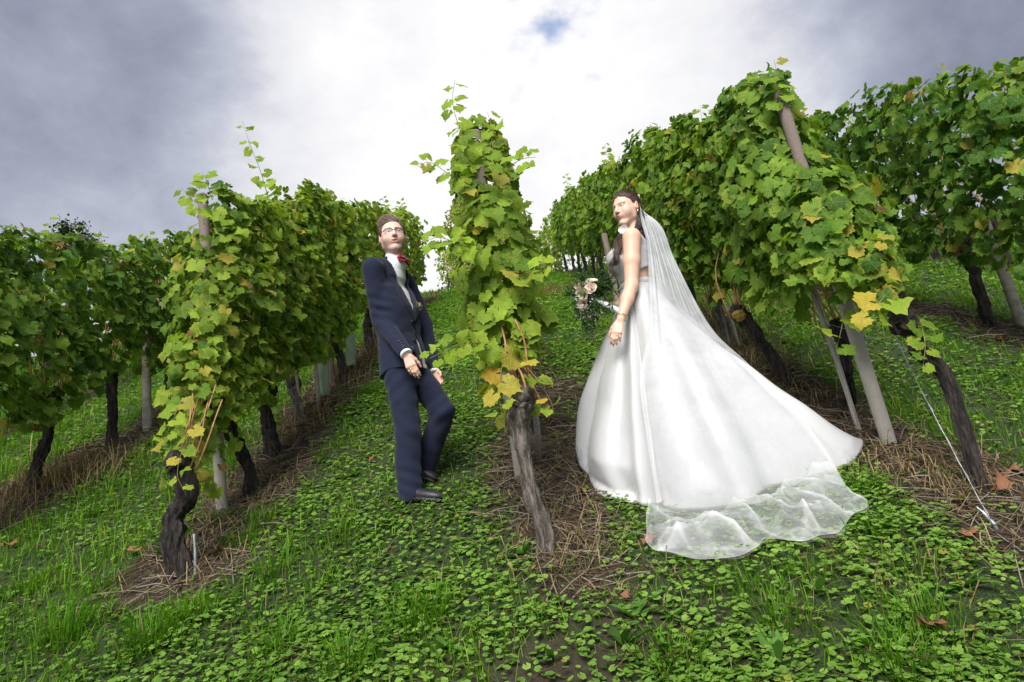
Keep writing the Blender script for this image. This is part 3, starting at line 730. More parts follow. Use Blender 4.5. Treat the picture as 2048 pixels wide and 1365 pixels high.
# ---- middle row: one vine seen end on, the rest of its row hidden behind it
XC = ROWS['centre']
yc = [3.22, 4.5, 5.7, 6.9]
LC = cat_leaves([wall_leaves(XC, 3.20, 3.5, 190, 14, .85, 1.7, .19, 0, True, 0, (0, 1), (.055, .09), .2, .25), wall_leaves(XC, 3.20, 4.35, 960, 11, .78, 2.20, .165, 0, True, .40, (1.45, 1.9), (.050, .088), .22, .22), wall_leaves(XC - .02, 3.28, 3.7, 20, 12, .55, .9, .16, 0, True, 0, (0, 1), (.04, .07), .8, .25), wall_leaves(XC, 4.35, 7.2, 600, 13, .95, 1.75, .17, 0, False, 0, (0, 1), (.05, .08), .3, .15)])
sc_ = split_leaves(LC, yc)
pathC = [G3(1098, 1112) - [0, 0, .06], A3(1086, 1060, 3.22), A3(1066, 1000, 3.21), A3(1054, 940, 3.23), A3(1040, 880, 3.22), A3(1036, 840, 3.21), A3(1046, 806, 3.22)]
vineC = make_vine(XC, 3.22, 400, 'tall leafy vine with a grey trunk standing between groom and bride', 'vines of the middle row', sc_[0], 300, pathC, [.046, .036, .036, .030, .034, .044, .058], M_BARK, canes=0, stubs=5)
for a, b in (((1045, 790), (1000, 640)), ((1062, 800), (1025, 650)), ((1080, 800), (1030, 640)), ((1055, 790), (1012, 690)), ((1070, 795), (1040, 690)), ((1035, 780), (1015, 660)), ((1010, 720), (1005, 620))):
    cane(vineC, A3(*a, 3.20 + rng.normal(0, .03)), A3(*b, 3.25 + rng.normal(0, .05)), .012, .0062, .005)
for k in range(1, 4):
    make_vine(XC, yc[k], 400 + k, ORD[k] + ' vine of the middle row, behind the tall vine', 'vines of the middle row', sc_[k], 60, None, None, M_BARK, canes=4)

# ---- right row (behind the bride)
XR = ROWS['right']
yr = [3.22, 4.10, 4.86, 5.86, 6.9, 7.9, 8.9, 10.0, 11.0, 12.1, 13.2, 14.4, 15.6, 16.8]
LR = cat_leaves([wall_leaves(XR - .05, 3.38, 3.66, 330, 25, .84, 1.75, .24, -1, True, .1, (1.4, 1.8), (.055, .09), .25, .05), wall_leaves(XR, 3.42, 6.4, 3900, 21, .74, 2.26, .28, -1, True, .34, (1.45, 1.85), (.050, .086), .18, .04), wall_leaves(XR, 6.4, 11.0, 3000, 22, .72, 2.14, .28, -1, False, 0, (0, 1), (.054, .086), .12, .02), wall_leaves(XR, 11.0, 17.4, 2100, 23, .60, 2.05, .28, -1, False, 0, (0, 1), (.06, .095), .12, .05),
                 wall_leaves(XR - .02, 3.18, 3.6, 100, 24, .90, 1.35, .18, -1, True, 0, (0, 1), (.045, .08), .5, .08)])
sr = split_leaves(LR, yr)
pathsR = {
    0: ([G3(1963, 985) - [0, 0, .06], A3(1925, 850, 3.22), A3(1880, 740, 3.22), A3(1832, 700, 3.22), A3(1832, 672, 3.2), A3(1810, 650, 3.2)], [.034, .031, .030, .036, .030, .036], M_BARK_D),
    1: ([G3(1700, 800) - [0, 0, .06], A3(1692, 745, 4.1), A3(1690, 700, 4.1), A3(1680, 660, 4.12)], [.035, .03, .03, .045], M_BARK_D),
    2: ([G3(1588, 775) - [0, 0, .06], A3(1552, 725, 4.86), A3(1520, 680, 4.86), A3(1492, 645, 4.86), A3(1478, 628, 4.86)], [.042, .038, .038, .048, .06], M_BARK_D),
    3: ([G3(1470, 705) - [0, 0, .06], A3(1452, 668, 5.86), A3(1440, 630, 5.86), A3(1432, 600, 5.86)], [.045, .036, .036, .05], M_BARK)}
for k, y in enumerate(yr):
    lab = ['leaning vine with a bent dark trunk ending the row behind the bride',
           'vine with a slim trunk right behind the slanting concrete post',
           'vine whose dark trunk leans over the prunings, with a mossy round head',
           'vine with a thin grey trunk just beside the edge of the veil'][k] if k < 4 else ORD[k] + ' vine up the slope in the row behind the bride'
    pt = pathsR.get(k)
    make_vine(XR, y, 500 + k, lab, 'vines of the row behind the bride', sr[k], 300 if k < 6 else 160 if k < 10 else 80, *(pt or (None, None, None)), canes=0 if k == 0 else 8 if k < 6 else 4, simple=k > 6)

# ---- outer rows
def plain_row(X, ys, n_per, seed, where, group, face, n_obj, mat, yellow=.15, light=-.05, zt=2.05, simple_from=3, ends=True):
    y0, y1 = ys[0] - .5, ys[-1] + .6
    half_y = 9.0
    L = wall_leaves(X, y0, y1, int(n_per * len(ys)), seed, .62 if ys[0] < 14 else .12, zt, .29, face, ends, 0, (0, 1), (.052, .088), yellow, light)
    s = split_leaves(L, ys)
    for k, y in enumerate(ys):
        make_vine(X, y, seed * 10 + k, f'{ORD[k]} vine from the near end of {where}', group, s[k], n_obj if k < 6 else n_obj // 3, None, None, mat, canes=6 if k < 6 else 3, simple=k >= simple_from)
plain_row(ROWS['far_left'], [4.15, 5.09, 6.08, 7.05, 8.2, 9.3, 10.4, 11.5, 12.6, 13.8, 15.0], 860, 61, 'the shaded row at the left edge', 'vines of the left edge row', 1, 240, M_BARK_D, .14, -.10, 2.04)  # negative light value darkens the leaf colours: this row's shade is painted in
plain_row(ROWS['far_right'], [4.5, 5.45, 6.4, 7.5, 8.6, 9.7, 10.8, 12.0, 13.2, 14.4], 860, 62, 'the dark row at the right edge', 'vines of the right edge row', -1, 240, M_BARK_D, .06, -.28, 2.24)  # leaf colours pushed well darker, shade put into the colour of this row
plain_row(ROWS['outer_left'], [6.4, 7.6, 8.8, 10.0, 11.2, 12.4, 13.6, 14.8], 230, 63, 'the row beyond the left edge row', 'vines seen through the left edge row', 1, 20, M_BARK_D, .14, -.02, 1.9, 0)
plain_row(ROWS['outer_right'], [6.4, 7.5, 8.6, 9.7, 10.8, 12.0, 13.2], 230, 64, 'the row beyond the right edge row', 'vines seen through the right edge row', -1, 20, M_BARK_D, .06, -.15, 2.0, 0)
# rows that go on beyond the crest
plain_row(ROWS['left'], [22.0, 23.4, 24.8, 26.2, 27.6], 230, 65, 'the vines beyond the crest, above the groom', 'vines beyond the crest', 1, 30, M_BARK_D, .45, .2, 2.0, 0)
plain_row(ROWS['right'], [18.2, 19.6, 21.0, 22.4, 23.8, 25.2, 26.6, 28.0, 29.4, 30.8, 32.2, 33.6], 210, 66, 'the upper row behind the bride', 'vines at the upper end of the row behind the bride', -1, 30, M_BARK_D, .2, .15, 2.0, 0, False)

plain_row(ROWS['far_right'], [15.6, 17.0, 18.4, 19.8, 21.2, 22.6, 24.0, 25.4, 26.8, 28.2], 200, 67, 'the upper right edge row', 'vines at the upper end of the right edge row', -1, 10, M_BARK_D, .15, .05, 1.9, 0, False)
plain_row(ROWS['outer_right'], [14.6, 16.2, 17.8, 19.4, 21.0, 22.6, 24.2, 25.8], 200, 68, 'the upper row past the right edge row', 'vines at the upper end beyond the right edge row', -1, 5, M_BARK_D, .15, .05, 1.9, 0, False)
# ------------------------------------------------------------------ smooth bodies: signed distance shapes -> one continuous mesh
def V3(*a): return np.array(a, float)
def smin(a, b, k):
    h = np.clip(.5 + .5 * (b - a) / k, 0, 1); return b + (a - b) * h - k * h * (1 - h)
def smax(a, b, k): return -smin(-a, -b, k)
def s_sphere(p, c, r): return np.linalg.norm(p - c, axis=1) - r
def s_ell(p, c, r, M=None):
    q = p - c
    if M is not None: q = q @ M
    r = np.asarray(r, float); k0 = np.linalg.norm(q / r, axis=1); k1 = np.linalg.norm(q / r ** 2, axis=1) + 1e-9
    return k0 * (k0 - 1) / k1
def s_cone(p, a, b, ra, rb):
    a = np.asarray(a, float); b = np.asarray(b, float); d = b - a
    t = np.clip(((p - a) @ d) / (d @ d + 1e-12), 0, 1)
    return np.linalg.norm(p - a - t[:, None] * d, axis=1) - (ra + (rb - ra) * t)
def s_chain(p, pts, rad, k=.01):
    d = None
    for i in range(len(pts) - 1):
        e = s_cone(p, pts[i], pts[i + 1], rad[i], rad[i + 1])
        d = e if d is None else smin(d, e, k)
    return d
def s_loft(p, axis_pts, a, b, U, W, power=2.0):
    """stack of super-ellipses along a poly-line axis; U, W: side and front directions (unit), a, b: half sizes"""
    A = np.array([tuple(q) for q in axis_pts], float); n = len(A)
    T = A[-1] - A[0]; T /= np.linalg.norm(T)
    s = A @ T; ps = p @ T; sc = np.clip(ps, s[0], s[-1])
    C = np.c_[np.interp(sc, s, A[:, 0]), np.interp(sc, s, A[:, 1]), np.interp(sc, s, A[:, 2])]
    aa = np.interp(sc, s, a); bb = np.interp(sc, s, b)
    q = p - C; u = np.abs(q @ U); w = np.abs(q @ W)
    f = ((u / aa) ** power + (w / bb) ** power) ** (1 / power)
    d = (f - 1) * np.minimum(aa, bb)
    e = np.maximum(s[0] - ps, ps - s[-1])
    return np.where(e > 0, np.hypot(np.maximum(d, 0), e) + np.minimum(d, 0) * 0, np.maximum(d, e * 1.0))
def sdf_mesh(f, lo, hi, vox):
    """sparse surface nets: f(points) < 0 is inside; returns V, quads"""
    lo = np.asarray(lo, float); hi = np.asarray(hi, float)
    B = vox * 16; n = np.ceil((hi - lo) / B).astype(int) + 1
    ii = np.stack(np.meshgrid(*[np.arange(k) for k in n], indexing='ij'), -1).reshape(-1, 3)
    d = f(lo + (ii + .5) * B); ii = ii[np.abs(d) < B * .95]
    off = np.stack(np.meshgrid(*[np.arange(4)] * 3, indexing='ij'), -1).reshape(-1, 3)
    jj = (ii[:, None] * 4 + off[None]).reshape(-1, 3); b4 = vox * 4
    d = f(lo + (jj + .5) * b4); jj = jj[np.abs(d) < b4 * 1.0]
    o5 = np.stack(np.meshgrid(*[np.arange(5)] * 3, indexing='ij'), -1).reshape(-1, 3)
    cr = (jj[:, None] * 4 + o5[None]).reshape(-1, 3)
    big = 1 << 20
    def key(c): return (c[:, 0] * 4099 + c[:, 1]) * 4099 + c[:, 2]
    uk, first, inv = np.unique(key(cr), return_index=True, return_inverse=True)
    val = np.empty(len(uk)); pts = lo + cr[first] * vox
    for s in range(0, len(uk), 200000): val[s:s + 200000] = f(pts[s:s + 200000])
    val = val[inv].reshape(len(jj), 5, 5, 5)
    c8 = [val[:, x:x + 4, y:y + 4, z:z + 4] for x in (0, 1) for y in (0, 1) for z in (0, 1)]
    S = np.stack(c8, -1)                                     # corner index = x*4 + y*2 + z
    neg = S < 0; act = neg.any(-1) & ~neg.all(-1)
    bi, x, y, z = np.where(act); S = S[act]; neg = neg[act]
    cell = jj[bi] * 4 + np.c_[x, y, z]
    cp = np.array([(x, y, z) for x in (0, 1) for y in (0, 1) for z in (0, 1)], float)
    acc = np.zeros((len(S), 3)); cnt = np.zeros(len(S))
    for a in range(8):
        for b in range(a + 1, 8):
            if np.abs(cp[a] - cp[b]).sum() != 1: continue
            m = neg[:, a] != neg[:, b]; t = S[:, a] / (S[:, a] - S[:, b] + 1e-30)
            q = cp[a] + np.clip(t, 0, 1)[:, None] * (cp[b] - cp[a]); acc[m] += q[m]; cnt[m] += 1
    V = lo + (cell + acc / cnt[:, None]) * vox
    kk = key(cell); order = np.argsort(kk); ks = kk[order]
    def find(c):
        k = key(c); i = np.clip(np.searchsorted(ks, k), 0, len(ks) - 1); ok = ks[i] == k
        return np.where(ok, order[i], -1)
    Q = []
    for ax, cb in ((0, 4), (1, 2), (2, 1)):
        m = np.where(neg[:, 0] != neg[:, cb])[0]; e1, e2 = np.eye(3, dtype=int)[(ax + 1) % 3], np.eye(3, dtype=int)[(ax + 2) % 3]
        c = cell[m]; q = np.c_[m, find(c - e1), find(c - e1 - e2), find(c - e2)]
        flip = neg[m, 0]; q = np.where(flip[:, None], q[:, ::-1], q)
        Q.append(q[(q >= 0).all(1)])
    return V, np.vstack(Q)[:, ::-1]
def bounds(pts, pad):
    P = np.array([tuple(q) for q in pts], float); return P.min(0) - pad, P.max(0) + pad
def unit(v): v = np.asarray(v, float); return v / np.linalg.norm(v)
def frame_of(fwd, up=(0, 0, 1)):
    """columns: subject's left, forward, up"""
    f = unit(fwd); l = unit(np.cross(up, f)); u = np.cross(f, l)
    return np.stack([l, f, u], 1)

def hand_prims(wrist, d, palm_n, L=.185, curl=(.5, .55, .6, .65), spread=.10, thumb=(.5, .6), thumb_side=1, finger_r=.0085, w=.040):
    """list of (a, b, ra, rb) round cones: palm and five fingers. d: hand direction, palm_n: way the palm faces, thumb_side: +1 if thumb is on cross(d, palm_n)"""
    d = unit(d); pn = unit(np.asarray(palm_n) - d * (np.asarray(palm_n) @ d)); s = np.cross(d, pn) * thumb_side
    k = L / .185; pr = []
    for o in (-.026, -.009, .009, .026):
        pr.append((wrist + s * o * .55 * k + d * .012 * k, wrist + d * .085 * k + s * o * k, .0145 * k, .0125 * k))
    lens = [(.040, .026, .021), (.045, .029, .022), (.041, .027, .021), (.032, .021, .019)]
    for i, ls in enumerate(lens):                       # index .. little
        o = (.028, .0095, -.0095, -.028)[i]
        base = wrist + d * (.088, .092, .088, .080)[i] * k + s * o * k; ang = 0; dirs = unit(d + s * (o / .028) * spread)
        for j, l in enumerate(ls):
            ang += curl[i] * (.75, 1.0, .7)[j]
            v = dirs * math.cos(ang) + pn * math.sin(ang); nb = base + v * l * k
            r0 = finger_r * k * (1 - .10 * j) * (.88 if i == 3 else 1); pr.append((base, nb, r0, r0 * .92)); base = nb
    base = wrist + d * .022 * k + s * .024 * k; v = unit(d * .75 + s * thumb[0] + pn * .35)
    for j, l in enumerate((.040, .032, .027)):
        nb = base + v * l * k; pr.append((base, nb, (.0155, .0105, .0095)[j] * k, (.0115, .0098, .0080)[j] * k)); base = nb
        v = unit(v + d * .35 * thumb[1] + pn * .25 * thumb[1] - s * .2)
    return pr
def s_prims(p, prims, k=.006):
    d = None
    for a, b, ra, rb in prims:
        e = s_cone(p, a, b, ra, rb); d = e if d is None else smin(d, e, k)
    return d

class Head:
    """a head in its own frame: x = subject's left, y = forward, z = up, origin between the eyes' depth and ears"""
    def __init__(s, centre, fwd, up, scale=1.0, male=True, mouth_open=.0):
        s.c = np.asarray(centre, float); s.M = frame_of(fwd, up); s.k = scale; s.male = male; s.mo = mouth_open
    def loc(s, p): return ((p - s.c) @ s.M) / s.k
    def wld(s, q): return (np.asarray(q, float) * s.k) @ s.M.T + s.c
    def sdf(s, p):
        q = s.loc(p); m = s.male
        ax = np.abs(q[:, 0]); h = np.c_[ax, q[:, 1], q[:, 2]]            # mirrored
        d = s_ell(q, V3(0, -.014, .034), V3(.0765, .095, .086))
        d = smin(d, s_ell(q, V3(0, .032, -.022), V3(.065, .066, .084) if m else V3(.060, .064, .080)), .03)
        jw = .044 if m else .039
        d = smin(d, s_cone(h, V3(jw, .008, -.066), V3(.012, .074, -.106), .026 if m else .023, .021 if m else .018), .022)
        d = smin(d, s_cone(h, V3(.056, .005, -.02), V3(jw, .008, -.066), .022, .024), .02)
        d = smin(d, s_ell(h, V3(.034, .056, -.038), V3(.031, .031, .036) if m else V3(.029, .030, .034)), .028)                       # cheeks
        d = smin(d, s_ell(q, V3(0, .076, -.060), V3(.030, .027, .026)), .018)              # muzzle
        d = smin(d, s_cone(h, V3(.006, .088, .021), V3(.040, .074, .022), .0125, .010), .012)  # brow
        d = smax(d, -s_ell(h, V3(.031, .105, .002), V3(.018, .018, .0110)), .012)          # eye sockets
        lid = smax(s_sphere(h, V3(.031, .0745, .001), .0148), -s_ell(h, V3(.031, .093, -.001), V3(.0140, .012, .0062)), .002)
        d = smin(d, lid, .004)
        d = smin(d, s_cone(q, V3(0, .089, .016), V3(0, .1125, -.026), .0085, .0115 if m else .0100), .010)
        d = smin(d, s_sphere(q, V3(0, .114, -.030), .0105 if m else .0092), .008)
        d = smin(d, s_ell(h, V3(.0115, .100, -.034), V3(.0080, .010, .0075)), .006)
        d = smax(d, -s_ell(h, V3(.0065, .109, -.0415), V3(.0035, .005, .003)), .003)       # nostrils
        o = s.mo
        d = smin(d, s_chain(h, [V3(0, .1015, -.0585 + o * .2), V3(.011, .0995, -.0575 + o * .2), V3(.030, .084, -.0620)], [.0048, .0045, .0022], .004), .005)
        d = smin(d, s_chain(h, [V3(0, .0995, -.0685 - o), V3(.011, .0975, -.0680 - o), V3(.029, .084, -.0630)], [.0062, .0055, .0025], .004), .005)
        d = smax(d, -s_ell(h, V3(0, .105, -.0632 - o * .35), V3(.023, .012, .0012 + o * .45)), .0015)
        d = smin(d, s_sphere(q, V3(0, .082, -.102), .0185 if m else .016), .014)           # chin
        ear = s_ell(h, V3(.0790, -.010, -.008), V3(.0085, .0195, .032), np.array(Euler((.18, 0, -.35)).to_matrix()))
        ear = smax(ear, -s_ell(h, V3(.0885, -.004, -.003), V3(.0055, .011, .019)), .004)
        d = smin(d, ear, .006)
        return d * s.k
    def skin(s, p, base, lip, extra=None):
        """vertex colours"""
        q = s.loc(p); h = np.abs(q[:, 0]); C = np.tile(np.asarray(base, float), (len(p), 1))
        def blend(c, w): C[:] = C + (np.asarray(c) - C) * np.clip(w, 0, 1)[:, None]
        blush = np.exp(-(((h - .042) / .018) ** 2 + ((q[:, 2] + .03) / .02) ** 2)) * (q[:, 1] > .03)
        blend(np.asarray(base) * (1.03, .86, .83), blush * .6)
        blend(np.asarray(base) * (1.0, .82, .78), np.exp(-((h / .016) ** 2 + ((q[:, 2] + .032) / .012) ** 2)) * .6 * (q[:, 1] > .09))
        blend(np.asarray(base) * (1.0, .75, .72), (h > .07) * (np.abs(q[:, 2] + .006) < .035) * .5)
        lz = np.exp(-((h / .028) ** 4)) * (np.abs(q[:, 2] + .0632 + s.mo * .4) < .0085 + s.mo * .6) * (q[:, 1] > .085)
        blend(lip, lz * .85)
        if s.mo > 0: blend((.55, .5, .45), (np.abs(q[:, 2] + .0610) < .0022) * (h < .012) * (q[:, 1] > .085) * (q[:, 1] < .0975) * .8)
        blend((.12, .04, .03), np.exp(-(((h - .0065) / .004) ** 2 + ((q[:, 2] + .042) / .0028) ** 2)) * .8 * (q[:, 1] > .09))
        dk = (.075, .045, .030) if s.male else (.030, .016, .012)
        brow_z = .0195 + .0035 * np.sin((h - .012) / .034 * 3.0) - .10 * np.maximum(0, h - .040)
        blend(dk, np.exp(-((q[:, 2] - brow_z) / (.0036 if s.male else .0030)) ** 2) * (h > .011) * (h < .052) * (q[:, 1] > .05) * .95)
        lash = np.exp(-((((h - .031) / .0150) ** 2 + ((q[:, 2] - .0005) / .0068) ** 2) - 1) ** 2 / .09) * (q[:, 1] > .068) * (q[:, 2] > -.002)
        blend((.02, .012, .01), lash * (.6 if s.male else 1.0))
        if not s.male: blend(np.asarray(base) * (.62, .50, .48), np.exp(-(((h - .033) / .014) ** 2 + ((q[:, 2] - .008) / .004) ** 2)) * .6 * (q[:, 1] > .06))
        if s.male:
            st = (q[:, 2] < -.042) * (q[:, 1] > .0) * np.clip((-.035 - q[:, 2]) / .02, 0, 1) * (q[:, 2] > -.135)
            blend(np.asarray(base) * (.58, .54, .54), st * .5 * (1 - lz))
        return np.c_[C, np.ones(len(p))]
def skin_mat(name):
    m, nt = new_mat(name); t = NT(nt); c = t.attr('col')
    c = t.mix(.25, c, t.mix(t.noise(60, 4, .6, t.coord('Object')), (.75, .68, .66, 1), (1.1, 1.05, 1.03, 1)), 'MULTIPLY')
    t.out(t.bsdf(c, .46, t.bump(t.noise(420, 3, .6, t.coord('Object')), .10, .002), Subsurface_Weight=.18, Subsurface_Radius=(.9, .35, .2), Subsurface_Scale=.008, Specular_IOR_Level=.4).outputs[0]); return m
def eye_objs(H, parent, iris, look=(0, 0)):
    for sx in (-1, 1):
        c = H.wld((sx * .031, .0745, .001)); k = H.k; b = []
        th = np.linspace(0, np.pi, 13); ph = np.linspace(0, 2 * np.pi, 20, endpoint=False)
        V = np.array([[math.sin(a) * math.cos(q), math.cos(a), math.sin(a) * math.sin(q)] for a in th for q in ph]) * .0138
        ang = np.repeat(th, 20)
        col = np.tile([.72, .70, .68, 1.0], (len(V), 1)); col[ang < .50] = (*iris, 1); col[ang < .22] = (.008, .008, .008, 1)
        # turn so that the pole looks forward (+y) plus the gaze offset
        Rm = np.array(Euler((look[1], 0, -look[0])).to_matrix())
        V = V @ Rm.T
        W = (V * k) @ H.M.T + c
        F = grid_faces(13, 20, True)
        o = mesh_obj('eye', W, F, M_EYE, parent, {'col': col})
m, nt = new_mat('eye'); t = NT(nt); t.out(t.bsdf(t.attr('col'), .12, Specular_IOR_Level=.6).outputs[0]); M_EYE = m
M_SKIN = skin_mat('skin')
def hair_mat(name, c1, c2):
    m, nt = new_mat(name); t = NT(nt); a = t.attr('col')
    co = t.coord('Object'); col = t.mix(t.noise(90, 4, .6, co), c1, c2)
    col = t.mix(1.0, col, a, 'MULTIPLY')
    t.out(t.bsdf(col, .42, Specular_IOR_Level=.45, Sheen_Weight=.15).outputs[0]); return m
def strands(mb, roots, tips, mids, r0, seg=6, sides=3, shade=None, jit=.0):
    """hair locks: quadratic curves, tapered 3-sided tubes"""
    n = len(roots); t = np.linspace(0, 1, seg)[None, :, None]
    P = (1 - t) ** 2 * roots[:, None] + 2 * t * (1 - t) * mids[:, None] + t ** 2 * tips[:, None]
    tan = np.gradient(P, axis=1); tan /= np.linalg.norm(tan, axis=2)[..., None] + 1e-9
    ref = np.array([.3, .5, .81]); u = np.cross(tan, ref); u /= np.linalg.norm(u, axis=2)[..., None] + 1e-9; w = np.cross(tan, u)
    tap = np.r_[np.linspace(1, .9, seg - 2), .6, .08][None, :, None]
    r = np.broadcast_to(np.asarray(r0, float), (n,))[:, None, None]
    Vs = [P + (u * math.cos(a) + w * math.sin(a)) * r * tap for a in np.arange(sides) * 2 * math.pi / sides]
    V = np.stack(Vs, 2).reshape(-1, 3)
    i = np.arange(seg - 1)[:, None] * sides; j = np.arange(sides)[None]; j2 = (j + 1) % sides
    q = np.c_[(i + j).ravel(), (i + j2).ravel(), (i + sides + j2).ravel(), (i + sides + j).ravel()]
    F = (q[None] + (np.arange(n) * seg * sides)[:, None, None]).reshape(-1, 4)
    sh = rng.uniform(.65, 1.25, n) if shade is None else shade
    A = np.repeat(np.c_[sh, sh, sh, np.ones(n)], seg * sides, 0)
    mb.add(V, F, A)
# ------------------------------------------------------------------ the groom
def cloth_mat(name, c1, c2, rough=.85, sheen=.3, bscale=900, bstr=.15):
    m, nt = new_mat(name); t = NT(nt); co = t.coord('Object')
    col = t.mix(t.noise(350, 2, .6, co), c1, c2)
    t.out(t.bsdf(col, rough, t.bump(t.noise(bscale, 2, .5, co), bstr, .002), Sheen_Weight=sheen, Sheen_Roughness=.5, Specular_IOR_Level=.2).outputs[0]); return m
M_SUIT = cloth_mat('navy_wool', (.008, .011, .027), (.018, .023, .050), .9, .08)
M_LINING = cloth_mat('dark_lapel', (.008, .011, .025), (.018, .023, .044), .8, .1)
M_SHIRT = cloth_mat('white_cotton', (.60, .61, .64), (.68, .69, .71), .8, .1)
M_BOW = cloth_mat('crimson_satin', (.20, .008, .025), (.28, .014, .04), .45, .2)
M_SHOE = simple_mat('black_leather', (.008, .008, .011), (.016, .016, .022), 20, .5)
M_GOLD = simple_mat('gold', (.75, .52, .22), (.80, .58, .27), 20, .25, Metallic=1.0)
M_FRAME = simple_mat('dark_spectacle_frame', (.02, .02, .025), (.04, .04, .05), 20, .3)
m, nt = new_mat('coated_lens'); t = NT(nt)
gl = t.n('ShaderNodeBsdfGlossy', {0: (.45, .95, .85, 1), 1: .05}); tp = t.n('ShaderNodeBsdfTransparent', {0: (.93, .97, .96, 1)})
t.out(t.n('ShaderNodeMixShader', {0: .11, 1: tp.outputs[0], 2: gl.outputs[0]}).outputs[0]); M_LENS = m

fR = on_ground(826, 1002); fL = on_ground(852, 985)
GY = fR.y + .09
g_f = unit((.92, -.39, 0)); g_l = unit((.39, .92, 0)); UP = V3(0, 0, 1)
hipc = A3(809, 728, GY); shc = A3(778, 545, GY); nb = A3(791, 523, GY - .02)
shR, shL = shc - g_l * .176 - UP * .012, shc + g_l * .176 - UP * .012
elR, wrR = A3(762, 640, GY - .10), A3(811, 706, GY - .25)
elL, wrL = A3(848, 650, GY + .22), A3(868, 741, GY + .12)
hpR, hpL = hipc - g_l * .088 + V3(0, 0, -.02), hipc + g_l * .088 + V3(0, 0, -.02)
knR, anR = A3(814, 866, fR.y - .01), A3(821, 988, fR.y)
knL, anL = A3(886, 824, GY - .02), A3(846, 948, GY + .12)
groom = empty('person', (fR.x, fR.y, fR.z))
tag(groom, 'person in navy suit, white shirt and red bow tie looking up over glasses', 'person')

GH = Head(A3(785, 474, GY - .03), (.28, -1.0, -.05), (-.03, 0, 1), 1.0, True, .0045)
dR, dL = A3(829, 748, GY - .27) - wrR, A3(885, 775, GY + .06) - wrL
handR = hand_prims(wrR + unit(dR) * .015, dR, (.05, 1, .1), .158, (.34, .38, .44, .52), .0, (.45, .7), 1)
handL = hand_prims(wrL + unit(dL) * .01, dL, (-.35, -.85, 0), .156, (.35, .4, .45, .5), .0, (.4, .6), -1)
def body(p):
    d = GH.sdf(p)
    d = smin(d, s_cone(p, GH.wld((0, -.018, -.06)), nb + V3(0, 0, -.04), .056, .052), .022)
    d = smin(d, s_cone(p, GH.wld((0, .03, -.095)), nb + g_f * .012 - UP * .02, .030, .036), .03)
    d = smin(d, s_cone(p, shc - UP * .06 - g_l * .12, shc - UP * .06 + g_l * .12, .045, .045), .03)
    d = smin(d, s_cone(p, shc - UP * .12, hipc, .06, .07), .04)
    for s, e, w, hp in ((shR, elR, wrR, handR), (shL, elL, wrL, handL)):
        d = smin(d, s_chain(p, [s - UP * .03, e, w], [.045, .036, .027], .02), .02)
        d = smin(d, s_prims(p, hp), .012)
    return d
lo, hi = bounds([hipc, shL, shR, elR, elL, GH.wld((0, 0, .13)), wrR + dR * 1.6, wrL + dL * 1.6, GH.wld((0, .13, 0))], .13)
V, F = sdf_mesh(body, lo, hi, .0045)
SKIN_M = (.74, .50, .41)
C = GH.skin(V, SKIN_M, (.42, .17, .15)); hm = V[:, 2] < shc[2] - .25; C[hm, :3] = (.68, .43, .34)
mesh_obj('body', V, F, M_SKIN, groom, {'col': C})
eye_objs(GH, groom, (.045, .06, .065), (.10, .10))

# --- jacket
jz = np.array([-.075, .02, .16, .33, .46, .525])
j_ax = [hipc + (shc - hipc) * 0 + UP * z + (shc - hipc) * V3(1, 1, 0) * np.clip(z / .5, 0, 1) for z in jz]
j_a = np.array([.178, .172, .160, .184, .184, .10]); j_b = np.array([.134, .128, .110, .128, .100, .06])
def torso(p, off=0.0): return s_loft(p, j_ax, j_a + off, j_b + off, g_l, g_f, 2.3)
HZ = hipc[2]
def lf(p): q = p - hipc - np.outer((p[:, 2] - HZ) / (shc[2] - HZ), (shc - hipc) * V3(1, 1, 0)); return q @ g_l, q @ g_f, p[:, 2] - HZ
BZ = .245                                             # height of the jacket button above the hip
def opening(p):
    """negative inside the V of the shirt front and the open skirt of the jacket"""
    u, w, z = lf(p)
    wv = np.where(z > BZ, (z - BZ) / .27 * .064, (BZ - z) / .30 * .030)
    cen = np.where(z > BZ, 0.0, (BZ - z) * .10)
    return np.maximum(np.abs(u - cen) - wv, .02 + np.clip(z - .40, 0, 1) * .10 - w)
def sleeve(p, s, e, w):
    mid = (s + e) / 2
    return s_chain(p, [s - UP * .012, mid, e, w], [.064, .060, .054, .042], .012)
def jbase(p):
    d = torso(p)
    d = smin(d, s_cone(p, shR + UP * .002, shL + UP * .002, .054, .054), .05)
    return smin(d, s_cone(p, shc - UP * .01 + g_f * .01, nb - UP * .004, .115, .074), .05)
def jacket(p):
    d = jbase(p)
    sr, sl_ = sleeve(p, shR, elR, wrR), sleeve(p, shL, elL, wrL)
    d = smin(d, sr, .014); d = smin(d, sl_, .014)
    fold = .0012 * wob(p * V3(1, 1, .8), 17, 5) + .0010 * wob(p * V3(1, 1, 1.2), 60, 6)
    el = np.exp(-(np.linalg.norm(p - (elR + V3(.01, -.04, .05)), axis=1) / .085) ** 2)
    fold = fold + .0042 * el * np.sin((p @ unit((.45, 0, 1))) * 105)
    d = d - fold
    d = smax(d, -(opening(p)), .004)
    d = smax(d, p[:, 2] - (nb[2] + .016 + .40 * ((p - nb) @ -g_f)), .004)
    d = smax(d, -(s_cone(p, nb - UP * .02, nb + UP * .15, .064, .066)), .004)
    d = smax(d, (HZ - .062 - .03 * np.clip((p - hipc) @ -g_f, 0, .2) / .1) - p[:, 2] - 99 * ((np.linalg.norm(p - wrR, axis=1) < .25) & ((p - hipc) @ g_l < -.21)), .004)
    for w, e in ((wrR, elR), (wrL, elL)):                                                # open cuffs
        n = unit(w - e); d = smax(d, np.where(np.linalg.norm(p - w, axis=1) < .12, (p - w) @ n - .004, -1), .003)
    return d
